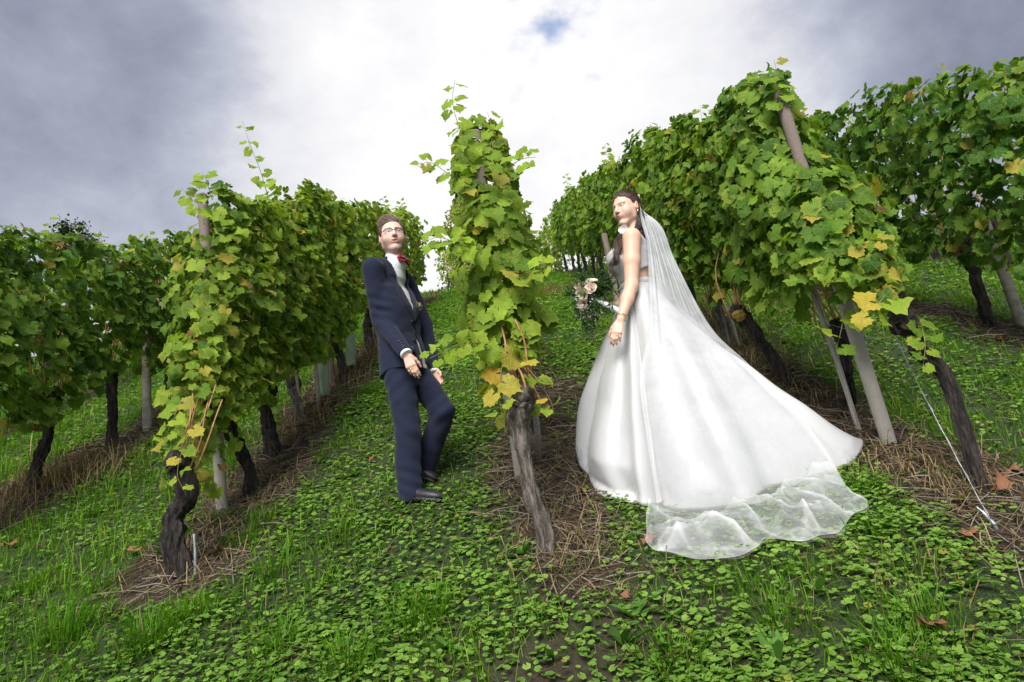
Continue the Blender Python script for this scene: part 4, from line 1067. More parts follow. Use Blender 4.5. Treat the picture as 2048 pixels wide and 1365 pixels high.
lo, hi = bounds([*j_ax, shL, shR, elR, elL, wrR, wrL, nb], .14)
V, F = sdf_mesh(jacket, lo, hi, .006)
jk = mesh_obj('jacket', V, F, M_SUIT, groom)
def lapel(p, side):
    u, w, z = lf(p); u = u * side
    wv = (z - BZ) / .27 * .064; t_ = np.clip((z - BZ) / .25, 0, 1)
    band = np.maximum(wv - .001 - u, u - wv - .010 - .050 * np.sin(np.clip(t_ * 1.15, 0, 1) * 2.6))
    dd = jbase(p)
    return np.maximum.reduce([np.abs(dd - .002) - .0062, band, .02 - w, BZ - z, p[:, 2] - (nb[2] + .010 + .36 * ((p - nb) @ -g_f))])
for sgn in (1, -1):
    V, F = sdf_mesh(lambda p: lapel(p, sgn), *bounds([hipc + g_f * .1, shc + g_f * .1, nb, shR, shL], .1), .0035)
    mesh_obj('lapel', V, F, M_LINING, jk)
# shirt
def shirt(p):
    d = jbase(p) + .010
    d = np.maximum(d, HZ - .05 - p[:, 2]); d = np.maximum(d, p[:, 2] - nb[2] - .01)
    u, w, z = lf(p); d = d - .0025 * np.sin(z * 75 + 12 * u) * (z < BZ + .15)
    c = s_cone(p, nb - UP * .03, nb + UP * .05 + g_f * .004, .067, .062)
    ca = np.maximum(c, p[:, 2] - (nb[2] + .034 + .42 * ((p - nb) @ -g_f)))
    d = smin(d, ca, .006)
    d = smax(d, -s_cone(p, nb + UP * .02, nb + UP * .15, .056, .060), .003)
    for w_, e_ in ((wrR, elR), (wrL, elL)):
        n = unit(w_ - e_); cu = np.maximum(s_cone(p, w_ - n * .04, w_ + n * .022, .037, .036), np.abs((p - w_) @ n) - .022); d = np.minimum(d, cu)
    return d
lo, hi = bounds([hipc, shL, shR, wrR, wrL, nb + UP * .1], .14)
V, F = sdf_mesh(shirt, lo, hi, .006); sh_o = mesh_obj('shirt', V, F, M_SHIRT, groom)
def blob(name, f, ctr, r, vox, mat, parent):
    V, F = sdf_mesh(f, np.asarray(ctr) - r, np.asarray(ctr) + r, vox); return mesh_obj(name, V, F, mat, parent)
# collar wings
bt = nb + g_f * .066 - UP * .006
for sgn in (1, -1):
    a, b, c_ = bt + g_l * sgn * .006 + UP * .022 - g_f * .004, bt + g_l * sgn * .055 + UP * .006 - g_f * .022, bt + g_l * sgn * .040 - UP * .028 - g_f * .002
    q = np.array([a, b, c_, a + g_f * .004, b + g_f * .004, c_ + g_f * .004])
    mesh_obj('collar_wing', q, np.array([[0, 1, 2], [5, 4, 3], [0, 3, 4], [0, 4, 1], [1, 4, 5], [1, 5, 2], [2, 5, 3], [2, 3, 0]]), M_SHIRT, sh_o, smooth=False)
# bow tie
bt = bt + g_f * .006 - UP * .006
def bow(p):
    q = p - bt; u = q @ g_l; w = q @ g_f; z = q @ UP
    au = np.abs(u); hh = .012 + .36 * np.clip(au, 0, .056)
    d = np.maximum.reduce([np.abs(z) - hh + .0, au - .056 - .006 * np.cos(z * 120), np.abs(w + .12 * au * au / .056 * 1.5) - .0075 - .003 * np.sin(z * 260) * (au > .012)])
    return np.minimum(d * .8, s_ell(q, V3(0, 0, 0), V3(.0125, .0125, .013)))
blob('bow_tie', bow, bt, .085, .0035, M_BOW, groom)
# buttons, pocket flap, flower
def disc(name, c, n, r, th, mat, parent, seg=12):
    n = unit(n); V, F = tube(np.array([c - n * th, c, c + n * th * .6, c + n * th]), [r, r, r, r * .7], seg); return mesh_obj(name, V, F, mat, parent)
def surf(u, z, off=.006):
    """point on the jacket's front at side offset u and height z above the hip"""
    p = hipc + (shc - hipc) * V3(1, 1, 0) * (z / (shc[2] - HZ)) + UP * z
    a, b = np.interp(z, jz, j_a), np.interp(z, jz, j_b)
    w = b * (1 - min(.98, abs(u / a)) ** 2.3) ** (1 / 2.3); return p + g_l * u + g_f * (w + off)
for u, z in ((-.028, .235), (-.040, .115)): disc('button', surf(u, z), g_f - g_l * .25, .011, .003, M_SHOE, jk)
q = [surf(u, z, .008) for u, z in ((-.072, .070), (-.150, .066), (-.150, .020), (-.072, .024))]; q2 = [v + g_f * .005 - g_l * .004 for v in q]
mesh_obj('pocket_flap', np.array(q + q2), np.array([[4, 5, 6, 7], [0, 1, 5, 4], [1, 2, 6, 5], [2, 3, 7, 6], [3, 0, 4, 7]]), M_LINING, jk, smooth=False)
n = unit(wrR - elR)
for k in range(4): disc('sleeve_button', wrR - n * (.030 + .017 * k) + unit(np.cross(n, (0, 1, 0))) * .012 + V3(0, -.043 - .003 * k, 0), (0, -1, .1), .006, .003, M_SHOE, jk, 8)
bc = surf(.075, .36, .012)
mb = MB(); r_ = np.random.default_rng(5)
for k in range(16):
    a = k * 2.4; q = .006 + .0012 * k; c = bc + (g_l * math.cos(a) + UP * math.sin(a)) * q + g_f * (.012 - .0006 * k)
    V, F, lp = LEAVES_S[k % 6]; M3 = np.array(Euler((r_.uniform(-.6, .6), r_.uniform(-.6, .6), a)).to_matrix()); mb.add((V[:-5] * .011) @ M3.T + c, F[:-3], (.72, .62, .50, 1))
bo = mb.obj('boutonniere', M_STRAW, groom)
# trousers
def trousers(p):
    pel = s_loft(p, [hipc - UP * .16, hipc - UP * .04, hipc + UP * .10], np.array([.140, .148, .136]), np.array([.100, .108, .100]), g_l, g_f, 2.2)
    r = s_chain(p, [hpR, hpR * .45 + knR * .55 + g_f * .012, knR + g_f * .01, knR * .45 + anR * .55 - g_f * .006, anR - UP * .015], [.086, .083, .076, .073, .071], .012)
    l = s_chain(p, [hpL, hpL * .45 + knL * .55, knL, knL * .45 + anL * .55 - g_f * .004, anL - UP * .005], [.086, .080, .073, .069, .066], .012)
    d = smin(smin(pel, r, .03), l, .02)
    tk = np.exp(-(np.linalg.norm(p - knR, axis=1) / .16) ** 2); tl = np.exp(-(np.linalg.norm(p - knL, axis=1) / .10) ** 2); an = np.exp(-(np.linalg.norm(p - anR - UP * .03, axis=1) / .13) ** 2); th = np.exp(-(np.linalg.norm(p - hpR + UP * .1, axis=1) / .16) ** 2)
    fold = .0020 * wob(p * V3(1, 1, 1.4), 26, 15) + .0030 * tk * np.sin(p @ unit((.9, .2, 1)) * 75) + .006 * tl * np.sin(p @ unit((-.6, 0, 1)) * 85) + .0045 * an * np.sin(p @ unit((.5, 0, 1)) * 95) + .0035 * th * np.sin(p @ unit((-.8, .2, 1)) * 85)
    cr = .004 * np.exp(-(((p - anR) @ g_l) / .012) ** 2) * (((p - anR) @ g_f) > .02)
    d = d - fold - cr
    d = smax(d, (anR[2] - .050) - p[:, 2] + .18 * ((p - anR) @ g_f) - 99 * (((p - (hpL * .5 + anL * .5)) @ V3(1, 0, 0)) > 9), .004)
    nL = unit(anL - knL); d = smax(d, np.where(np.linalg.norm(p - anL, axis=1) < .16, (p - anL) @ nL - .015, -1), .004)
    return d
lo, hi = bounds([hipc + UP * .1, hpR, hpL, knR, knL, anR, anL], .15)
V, F = sdf_mesh(trousers, lo, hi, .0075); mesh_obj('trousers', V, F, M_SUIT, groom)
# shoes
def shoe(ground, heel, fw, tilt):
    fw = unit(fw); M3 = frame_of(fw + UP * tilt)
    L, W_, U_ = M3[:, 1], M3[:, 0], M3[:, 2]
    def f(p):
        q = (p - heel) @ np.stack([W_, L, U_], 1)
        d = smin(s_ell(q, V3(0, .045, .040), V3(.036, .065, .046)), s_ell(q, V3(.0, .165, .026), V3(.046, .110, .036)), .05)
        d = smin(d, s_cone(q, V3(0, .03, .05), V3(0, .02, .12), .038, .040), .03)
        d = smax(d, -q[:, 2] + .006, .004)
        sole = np.maximum(np.abs(q[:, 2] - .004) - .008, smin(s_ell(q, V3(0, .045, .004), V3(.038, .060, .5)), s_ell(q, V3(0, .165, .004), V3(.048, .112, .5)), .05))
        hl = np.maximum(np.abs(q[:, 2] + .008) - .014, s_ell(q, V3(0, .03, 0), V3(.036, .042, .5)))
        return np.minimum(d, np.minimum(sole, hl))
    return f
def ground_at(p): return V3(p[0], p[1], float(gz(p[0], p[1])))
heR = ground_at(V3(*fR) - g_f * .075) + UP * .008
blob('shoe', shoe(fR, heR, g_f, -.24), heR + g_f * .1, .26, .005, M_SHOE, groom)
toL = ground_at(V3(*on_ground(868, 968))); dl = unit(g_f + UP * -.62); heL = toL - dl * .26 + UP * .01
blob('shoe', shoe(fL, heL, g_f, -.62), heL + g_f * .1, .26, .005, M_SHOE, groom)
# ring
a_, b_, ra, rb = handR[4 + 6]; c = a_ + (b_ - a_) * .45; tn = unit(b_ - a_)
V, F = tube(np.array([c - tn * .003, c - tn * .001, c + tn * .001, c + tn * .003]), [ra * 1.05, ra * 1.18, ra * 1.18, ra * 1.05], 14, cap=False); mesh_obj('wedding_ring', V, F, M_GOLD, groom)
# hair
def hl_groom(y): return np.interp(y, [-.11, -.06, -.02, .012, .030, .045, .065, .095], [-.065, -.058, -.030, -.012, -.015, .045, .066, .078])
def cap_sdf(H, hl, thick):
    def f(p):
        q = H.loc(p); d = s_ell(q, V3(0, -.016, .036), V3(.0775 + thick, .097 + thick, .088 + thick))
        d = smax(d, hl(q[:, 1]) + .010 - q[:, 2], .010); d = smax(d, -s_ell(q, V3(0, -.014, .034), V3(.070, .088, .080)), .002)
        return d * H.k
    return f
M_HAIR_M = hair_mat('brown_hair', (.13, .082, .052), (.32, .22, .145))
V, F = sdf_mesh(cap_sdf(GH, hl_groom, .006), GH.c - .16, GH.c + .16, .0042)
hb = MB(); hb.add(V, F, (.55, .55, .55, 1))
r_ = np.random.default_rng(9); q = r_.normal(size=(14000, 3)); q /= np.linalg.norm(q, axis=1)[:, None]; q = q * V3(.081, .101, .092) + V3(0, -.016, .036)
q = q[(q[:, 2] > hl_groom(q[:, 1]) + .002)][:4000]
topf = np.clip((q[:, 2] - .055) / .05, 0, 1); frontf = np.clip((q[:, 1] + .03) / .1, 0, 1)
nrm = (q - V3(0, -.016, .036)) / V3(.081, .101, .092) ** 2; nrm /= np.linalg.norm(nrm, axis=1)[:, None]
n_ = len(q); cl = np.c_[wob(q, 70, 1), wob(q, 70, 2), wob(q, 70, 3)]
Ln = .014 + .030 * topf * (.45 + .6 * frontf) * (1 + .25 * cl[:, 0]) * (1 - .75 * np.clip(np.abs(q[:, 0]) / .075, 0, 1) ** 2)
dirv = nrm * .35 + topf[:, None] * (V3(-.30, -.45, .55) + frontf[:, None] * V3(-.1, .55, .25)) + (1 - topf)[:, None] * V3(0, -.75, -.45) + cl * .22 + r_.normal(0, .09, (n_, 3)); dirv /= np.linalg.norm(dirv, axis=1)[:, None]
mid = q + dirv * Ln[:, None] * .45 + nrm * .006; tip = q + dirv * Ln[:, None] + topf[:, None] * V3(-.010, -.012, -.004)
strands(hb, GH.wld(q - nrm * .004), GH.wld(tip), GH.wld(mid), .0015, 5)
hb.obj('hair', M_HAIR_M, groom)
# glasses
gb = MB(); gl_o = None
def lens_ring(sx, sc=1.0):
    a = np.linspace(0, 2 * np.pi, 25)[:-1]; ex = np.sign(np.cos(a)) * np.abs(np.cos(a)) ** .6; ez = np.sign(np.sin(a)) * np.abs(np.sin(a)) ** .6
    x = sx * .033 + .0265 * sc * ex; z = -.002 + .0165 * sc * ez; y = .1065 - 3.2 * (np.abs(x)) ** 2 * 1.6
    return np.c_[x, y, z]
gob = MB()
for sx in (-1, 1):
    L = lens_ring(sx); top = L[(L[:, 2] > -.004)]; top = top[np.argsort(top[:, 0])]
    gob.add(*tube(GH.wld(top), .0021, 6)); 
    gob.add(*tube(GH.wld(np.vstack([L, L[:1]])), .0007, 5))
    x0 = L[np.argmax(L[:, 0] * sx)]
    gob.add(*tube(GH.wld(spline([x0 + V3(0, 0, .006), V3(sx * .071, .075, .006), V3(sx * .079, .02, .004), V3(sx * .080, -.012, -.004)], 10)), .0016, 6))
gob.add(*tube(GH.wld(spline([V3(-.0075, .107, .003), V3(0, .110, .006), V3(.0075, .107, .003)], 7)), .0014, 6))
glasses = gob.obj('glasses', M_FRAME, groom)
for sx in (-1, 1):
    L = lens_ring(sx, .97); c = L.mean(0) + V3(0, .002, 0); Vv = np.vstack([c, L]); Fv = np.array([[0, i + 1, (i + 1) % 24 + 1] for i in range(24)]); mesh_obj('lens', GH.wld(Vv), Fv, M_LENS, glasses)
# ------------------------------------------------------------------ the bride
m, nt = new_mat('ivory_satin'); t = NT(nt); co = t.coord('Object')
t.out(t.bsdf(t.mix(t.noise(3, 3, .5, co), (.47, .475, .485, 1), (.515, .52, .53, 1)), .34, t.bump(t.math('ADD', t.noise(7, 3, .55, t.coord('Object', (1, 1, .45)), .4), t.math('MULTIPLY', t.noise(700, 2, .5, co), .004)), .35, .02), Sheen_Weight=.2, Specular_IOR_Level=.35).outputs[0]); M_SATIN = m
m, nt = new_mat('hem_seam'); t = NT(nt); t.out(t.bsdf((.60, .52, .42, 1), .6).outputs[0]); M_HEM = m
m, nt = new_mat('white_tulle'); t = NT(nt)
net = t.n('ShaderNodeMixShader', {0: .28, 1: t.n('ShaderNodeBsdfDiffuse', {0: (.78, .795, .82, 1)}).outputs[0], 2: t.n('ShaderNodeBsdfTranslucent', {0: (.78, .795, .82, 1)}).outputs[0]})
dens = t.math('MULTIPLY', t.attr('dens', 'Fac'), t.rng(t.noise(9, 4, .6, t.coord('Object')), .3, .7, .85, 1.15))
t.out(t.n('ShaderNodeMixShader', {0: dens, 1: t.n('ShaderNodeBsdfTransparent').outputs[0], 2: net.outputs[0]}).outputs[0]); M_TULLE = m
M_HAIR_F = hair_mat('dark_brown_hair', (.030, .014, .010), (.085, .040, .026))
M_PETAL = simple_mat('white_organza', (.74, .74, .74), (.8, .8, .8), 20, .6)

BY = 3.90
b_f = unit((-.97, .22, 0)); b_l = np.cross(UP, b_f)             # facing left and a little up the slope; her left side is towards the camera
b_hip = A3(1288, 612, BY); b_waist = A3(1274, 572, BY); b_chest = A3(1262, 515, BY); b_nb = A3(1268, 470, BY)
b_sh = A3(1268, 492, BY)
sL, sR = b_sh + b_l * .165, b_sh - b_l * .165
feet = ground = None
bx = b_hip[0] + .10
bride_base = V3(bx, BY, float(gz(bx, BY)))
bride = empty('person', bride_base)
tag(bride, 'person in white satin gown and long veil holding a bouquet, looking up', 'person')
BH = Head(A3(1253, 418, BY - .02), (-1.0, -.86, -.15), (.06, 0, 1), .93, False, .0)
eL, wL = A3(1263, 572, BY - .19), A3(1241, 640, BY - .27)
eR, wR = A3(1278, 575, BY + .17), A3(1232, 612, BY + .02)
dLh = A3(1228, 684, BY - .30) - wL; dRh = A3(1203, 604, BY - .02) - wR
hL = hand_prims(wL + unit(dLh) * .01, dLh, (.25, 1, -.1), .152, (.42, .46, .50, .54), -.02, (.45, .8), -1, .0090)
hR = hand_prims(wR + unit(dRh) * .005, dRh, (-.25, -.5, .75), .150, (.85, .9, .92, .95), .0, (.5, 1.3), 1, .0088)
t_ax = [b_hip - UP * .14, b_hip, b_waist, b_waist * .45 + b_chest * .55, b_chest, b_sh - UP * .02, b_nb - UP * .0]
t_a = np.array([.178, .172, .118, .132, .154, .138, .06]); t_b = np.array([.122, .120, .090, .102, .110, .078, .045])
def b_torso(p, off=0.0):
    d = s_loft(p, t_ax, t_a + off, t_b + off, b_l, b_f, 2.1)
    for sg in (1, -1): d = smin(d, s_ell(p, b_chest + b_f * .070 + b_l * sg * .066 - UP * .022, V3(.060, .056, .058) + off), .06)
    return d
def arm(p, s, e, w): return s_chain(p, [s, s * .5 + e * .5, e, e * .6 + w * .4, w], [.053, .049, .038, .035, .023], .018)
def b_body(p):
    d = BH.sdf(p)
    d = smin(d, s_cone(p, BH.wld((0, -.025, -.06)), b_nb - UP * .01, .047, .050), .022)
    d = smin(d, b_torso(p, -.006), .03)
    d = smin(d, s_cone(p, sL + UP * .0, sR + UP * .0, .042, .042), .045)
    for s, e, w, hp in ((sL, eL, wL, hL), (sR, eR, wR, hR)):
        d = smin(d, arm(p, s - UP * .012, e, w), .028); d = smin(d, s_prims(p, hp), .010)
    return d
lo, hi = bounds([b_hip - UP * .1, sL, sR, eL, eR, wL + dLh * 1.6, wR + dRh * 1.6, BH.wld((0, 0, .13)), BH.wld((0, .13, 0))], .15)
V, F = sdf_mesh(b_body, lo, hi, .0045)
SKIN_F = (.74, .49, .38)
C = BH.skin(V, SKIN_F, (.46, .13, .13)); am = V[:, 2] < BH.c[2] - .16; C[am, :3] = (.72, .46, .345)
mesh_obj('body', V, F, M_SKIN, bride, {'col': C})
eye_objs(BH, bride, (.05, .035, .02), (-.15, .12))
# --- bodice with cut-out back
def bl(p): q = p - b_chest; return q @ b_l, q @ b_f, p[:, 2] - b_chest[2]
WZ = b_waist[2] - b_chest[2]
def bodice(p):
    u, w, z = bl(p)
    d = b_torso(p, .010)
    strap = np.maximum.reduce([smin(b_torso(p, .010), s_cone(p, sL, sR, .050, .050), .045), np.abs(np.abs(u) - .115) - .030])
    d = smin(d, strap, .01)
    top = np.where(w > 0, .075 + .55 * np.clip(np.abs(u) - .085, 0, 1) * 0, .085) + np.where(np.abs(np.abs(u) - .115) < .034, .3, 0) * 1.0
    d = smax(d, z - top, .008)
    d = np.maximum(d, np.abs(u) - .150 - .0 * z + np.clip(z - .0, 0, 1) * .08)            # armholes
    d = smax(d, -arm(p, sL - UP * .012, eL, wL) + .002, .004); d = smax(d, -arm(p, sR - UP * .012, eR, wR) + .002, .004)
    # lower edge: a point at the front, cut away at the side and back where skin shows
    edge = WZ + .010 + np.clip(.065 - w, 0, .15) * .42
    d = smax(d, edge - z, .004)
    return np.maximum(d, -b_torso(p, .002))
lo, hi = bounds([b_waist, b_chest + b_f * .15, b_chest - b_f * .15, sL, sR], .12)
V, F = sdf_mesh(bodice, lo, hi, .006); bod = mesh_obj('bodice', V, F, M_SATIN, bride)

# --- skirt with train
hem_px = [(1166, 935, .40), (1172, 958, .20), (1188, 974, .05), (1224, 1000, 0), (1262, 1010, 0), (1312, 1018, 0), (1370, 1026, 0), (1440, 1022, 0), (1495, 1010, 0), (1532, 985, 0), (1600, 966, 0), (1680, 944, 0), (1708, 926, 0), (1724, 886, 0), (1700, 876, 0), (1620, 850, 0), (1520, 790, 0), (1440, 760, 0), (1370, 775, 0), (1300, 800, 0), (1240, 840, 0), (1190, 890, .2)]
hem = np.array([G3(x, y) + V3(0, 0, .012 + .12 * l) for x, y, l in hem_px])
nU, nV = 300, 80
th = np.linspace(0, 1, nU, endpoint=False)
Hc = spline(np.vstack([hem, hem[:1]]), nU + 1)[:-1]
Hc[:, 2] = np.maximum(Hc[:, 2], gz(Hc[:, 0], Hc[:, 1]) + .010)
wz = b_waist + UP * -.010
AX = V3(b_hip[0] + .03, b_hip[1], 0)
ang = np.unwrap(np.arctan2(Hc[:, 1] - AX[1], Hc[:, 0] - AX[0]))
def ring(c, a, b, A): return c + np.outer(a * (np.cos(A) * b_l[0] + np.sin(A) * b_l[1]), b_l) + np.outer(b * (np.cos(A) * b_f[0] + np.sin(A) * b_f[1]), b_f)
W0 = ring(wz, .127, .099, ang); W1 = ring(b_hip - UP * .05, .180, .138, ang)
v = np.linspace(0, 1, nV)
out = Hc - np.c_[np.full(nU, AX[0]), np.full(nU, AX[1]), Hc[:, 2]]; R_h = np.linalg.norm(out, axis=1); outn = out / R_h[:, None]
drop = (b_waist[2] - Hc[:, 2])[:, None]
tr = np.clip((R_h - .60) / .75, 0, 1)[:, None]; tr = tr * tr * (3 - 2 * tr)
c1 = W1 + outn * .035 - UP * (.08 + .32 * tr * drop)
c2 = Hc + UP * (.34 - .32 * tr) - outn * (R_h[:, None] * (.03 + .47 * tr)) + outn * .015 * (1 - tr)
S = np.zeros((nV, nU, 3))
for jv, x_ in enumerate(v):
    S[jv] = (1 - x_) ** 3 * W0 + 3 * (1 - x_) ** 2 * x_ * c1 + 3 * (1 - x_) * x_ ** 2 * c2 + x_ ** 3 * Hc
nrm = np.cross(np.gradient(S, axis=1), np.gradient(S, axis=0)); nrm /= np.linalg.norm(nrm, axis=2)[..., None] + 1e-9
nrm *= np.sign(np.sum(nrm[nV // 2] * outn, 1).mean())
S0 = S.copy()
# folds: broad soft pipes that deepen towards the hem
ft = th * 2 * np.pi; prof = np.zeros(nU); r_ = np.random.default_rng(3)
for k, a in ((4, .5), (7, .8), (11, .55), (17, .22)): prof += a * np.sin(k * ft + r_.uniform(0, 7) + .7 * np.sin(2 * ft + 1))
prof = prof / 1.3
amp = np.interp(v, [0, .08, .3, .7, .93, 1], [.0, .004, .017, .034, .034, .018])
slide = np.stack([np.interp((th + .014 * math.sin(3 * x_)) % 1, th, prof, period=1) for x_ in v])
S = S + nrm * (amp[:, None] * slide)[..., None]
k0 = int(np.argmin(np.linalg.norm(Hc - G3(1312, 1018), axis=1))); dk = (np.arange(nU) - k0 + nU / 2) % nU - nU / 2
pl = np.exp(-((dk - 1.0) / 2.2) ** 2) - .55 * np.exp(-((dk + 5.0) / 3.5) ** 2)          # one deep pleat
S = S - nrm * (np.interp(v, [0, .2, 1], [0, .010, .060])[:, None] * pl[None])[..., None]
fr = np.exp(-((dk + 22) / 14.0) ** 2)                                                   # cross folds where the front breaks on the grass
S = S + nrm * (np.interp(v, [.6, .85, .96, 1], [0, .02, -.02, .03])[:, None] * fr[None] * (1 + .5 * np.sin(dk / 3.0))[None])[..., None]
small = wob(S.reshape(-1, 3), 9, 88).reshape(nV, nU) * np.interp(v, [0, .3, 1], [0, .004, .010])[:, None]
S = S + nrm * small[..., None]
gg = gz(S[..., 0], S[..., 1]) + .008; S[..., 2] = np.maximum(S[..., 2], gg)
SV = S.reshape(-1, 3); SF = grid_faces(nV, nU, True)
skirt = mesh_obj('skirt', SV, SF, M_SATIN, bride)
md = skirt.modifiers.new('thickness', 'SOLIDIFY'); md.thickness = .004; md.offset = -1
V, F = tube(np.vstack([S[-1], S[-1][:1]]), .0035, 6, cap=False); mesh_obj('hem', V, F, M_HEM, skirt)
# waistband
Wb = np.vstack([ring(wz + UP * z, .130 + o, .102 + o, ang) for z, o in ((-.020, .004), (-.018, .007), (.016, .007), (.018, .004), (.016, -.004))])
mesh_obj('waistband', Wb, grid_faces(5, nU, True), M_SATIN, skirt)

# --- veil
veil_hem_px = [(1297, 1100), (1320, 1127), (1370, 1145), (1430, 1148), (1490, 1138), (1525, 1114), (1560, 1104), (1610, 1110), (1650, 1100), (1690, 1092), (1708, 1066), (1742, 1046), (1740, 1027), (1705, 1006), (1660, 988), (1620, 978)]
vh = np.array([G3(*q) for q in veil_hem_px]); nu, nv = 210, 190
VH = spline(vh, nu); u = np.linspace(0, 1, nu); vv = np.linspace(0, 1, nv)
comb = BH.wld((0, -.085, .078)); cl_ = unit(BH.M[:, 0])
top0 = comb[None] + np.outer(np.interp(u, [0, .5, 1], [.062, 0, -.062]), cl_) + np.outer(.014 * np.cos((u - .5) * 3), UP)
kA, kB = k0 + 4, int(np.argmin(np.linalg.norm(Hc - G3(1660, 950), axis=1)))
kf = np.interp(u, [0, 1], [kA, kB]); ki = np.floor(kf).astype(int); kw = (kf - ki)[None, :, None]
off = np.interp(v, [0, .2, .5, .7, 1], [.05, .055, .05, .06, .062])
S0[..., 2] = np.maximum(S0[..., 2], gz(S0[..., 0], S0[..., 1]) + .01)
SK = S0 + nrm * off[:, None, None]; SK = SK[:, ki % nU] * (1 - kw) + SK[:, (ki + 1) % nU] * kw
def row(x_): return SK[int(x_ * (nV - 1))]
near0 = np.array([A3(1282 + 36 * a, 442 + 6 * a, BY - .09 + .16 * a) for a in u])
mid0 = np.array([A3(1294 + 56 * a, 500 + 22 * a, BY - .15 + .24 * a) for a in u])
hang = row(.34); hang = hang * .45 + np.array([A3(1318 + 104 * a, 655 - 5 * a, BY - .36 + .45 * a) for a in u]) * .55
K = np.zeros((nv, nu, 3))
m5 = row(.99); m6 = m5 * .45 + VH * .55; m6[:, 2] = gz(m6[:, 0], m6[:, 1]) + .05
for i in range(nu):
    K[:, i] = spline([top0[i], near0[i], mid0[i], hang[i], SK[int(.52 * (nV - 1)), i], SK[int(.74 * (nV - 1)), i], m5[i], m6[i], VH[i]], nv)
uu, v2 = np.meshgrid(u, vv)
fold = np.sin(uu * 44 + 1.5 * np.sin(v2 * 3)) * .6 + .5 * np.sin(uu * 77 + 2) + .4 * np.sin(uu * 23 + 4)
af = np.interp(vv, [0, .06, .3, .45, .7, 1], [.001, .002, .0022, .0012, .0010, .010])[:, None]
kn = np.cross(np.gradient(K, axis=1), np.gradient(K, axis=0)); kn /= np.linalg.norm(kn, axis=2)[..., None] + 1e-9
kn *= np.sign((kn[nv // 3] @ -b_f).mean())
K = K + kn * (af * fold)[..., None]
a_sk = np.mod(ang, 2 * np.pi); ordr = np.argsort(a_sk); a_so = a_sk[ordr]; Rsk = np.hypot(S0[..., 0] - AX[0], S0[..., 1] - AX[1]); Zsk = S0[..., 2]
for a_i in range(int(.18 * nv), int(.80 * nv)):                          # the veil stays outside the gown
    for b_i in range(nu):
        q = K[a_i, b_i]; dx, dy = q[0] - AX[0], q[1] - AX[1]; aa_ = math.atan2(dy, dx) % (2 * math.pi)
        ii = ordr[min(len(ordr) - 1, int(np.searchsorted(a_so, aa_)))]
        if q[2] > Zsk[0, ii]: continue
        rs = np.interp(-q[2], -Zsk[:, ii], Rsk[:, ii]) + .035; rr_ = math.hypot(dx, dy)
        if rr_ < rs and q[2] > float(gz(q[0], q[1])) + .22: K[a_i, b_i, 0] = AX[0] + dx / rr_ * rs; K[a_i, b_i, 1] = AX[1] + dy / rr_ * rs
for _ in range(3): K[2:-2, 2:-2] = (K[2:-2, 2:-2] * 2 + K[1:-3, 2:-2] + K[3:-1, 2:-2] + K[2:-2, 1:-3] + K[2:-2, 3:-1]) / 6
lie = np.clip((v2 - .765) / .06, 0, 1)
fl = K.reshape(-1, 3) * V3(1, 1, 0)
def rid(s_, seed): return (1 - np.abs(wob(fl, s_, seed, 4)).clip(0, 1)) ** 2.2
def crumple(K, sd):
    fl2 = fl + .05 * np.c_[wob(fl, 9, sd + 7), wob(fl, 9, sd + 8), 0 * fl[:, 0]]
    cr = rid(9, sd) * .070 + rid(19, sd + 1) * .042 + rid(36, sd + 2) * .014
    rim = np.interp(vv, [0, .93, .985, 1], [1, 1, .45, .2])[:, None]
    K = K.copy(); K[..., 2] += cr.reshape(nv, nu) * lie * rim
    K[..., 0] += .022 * lie * wob(fl, 15, sd + 4).reshape(nv, nu); K[..., 1] += .022 * lie * wob(fl, 15, sd + 5).reshape(nv, nu)
    g2 = gz(K[..., 0], K[..., 1]) + .042 * lie + .012; K[..., 2] = np.maximum(K[..., 2], g2); return K
K1 = crumple(K, 71)
dn = np.interp(vv, [0, .05, .25, .5, .74, .79, .97, 1], [.92, .86, .78, .40, .27, .14, .14, .18])[:, None] * np.ones((1, nu))
dn = dn + .10 * (np.abs(u - .5) > .488)[None] + .34 * lie * ((rid(19, 72) ** 2.2).reshape(nv, nu) * .8 + .5 * (rid(36, 73) ** 2.2).reshape(nv, nu)) + .25 * lie * (rid(9, 71) ** 3).reshape(nv, nu)
veil = mesh_obj('veil', K1.reshape(-1, 3), grid_faces(nv, nu), M_TULLE, bride, {'dens': dn.ravel()})
s0 = int(.77 * nv); K2 = crumple(K * 1.0, 91)[s0:]; inner = VH.mean(0); K2 = K2 + (inner - K2) * V3(.05, .05, 0); K2[..., 2] = np.maximum(gz(K2[..., 0], K2[..., 1]) + .038, K2[..., 2] - .006)
mesh_obj('veil_layer', K2.reshape(-1, 3), grid_faces(nv - s0, nu), M_TULLE, veil, {'dens': np.full(K2.shape[0] * nu, .09)})
V, F = tube(K1[-1], .0009, 5); mesh_obj('veil_edge', V, F, M_TULLE, veil, {'dens': np.full(len(V), .4)})

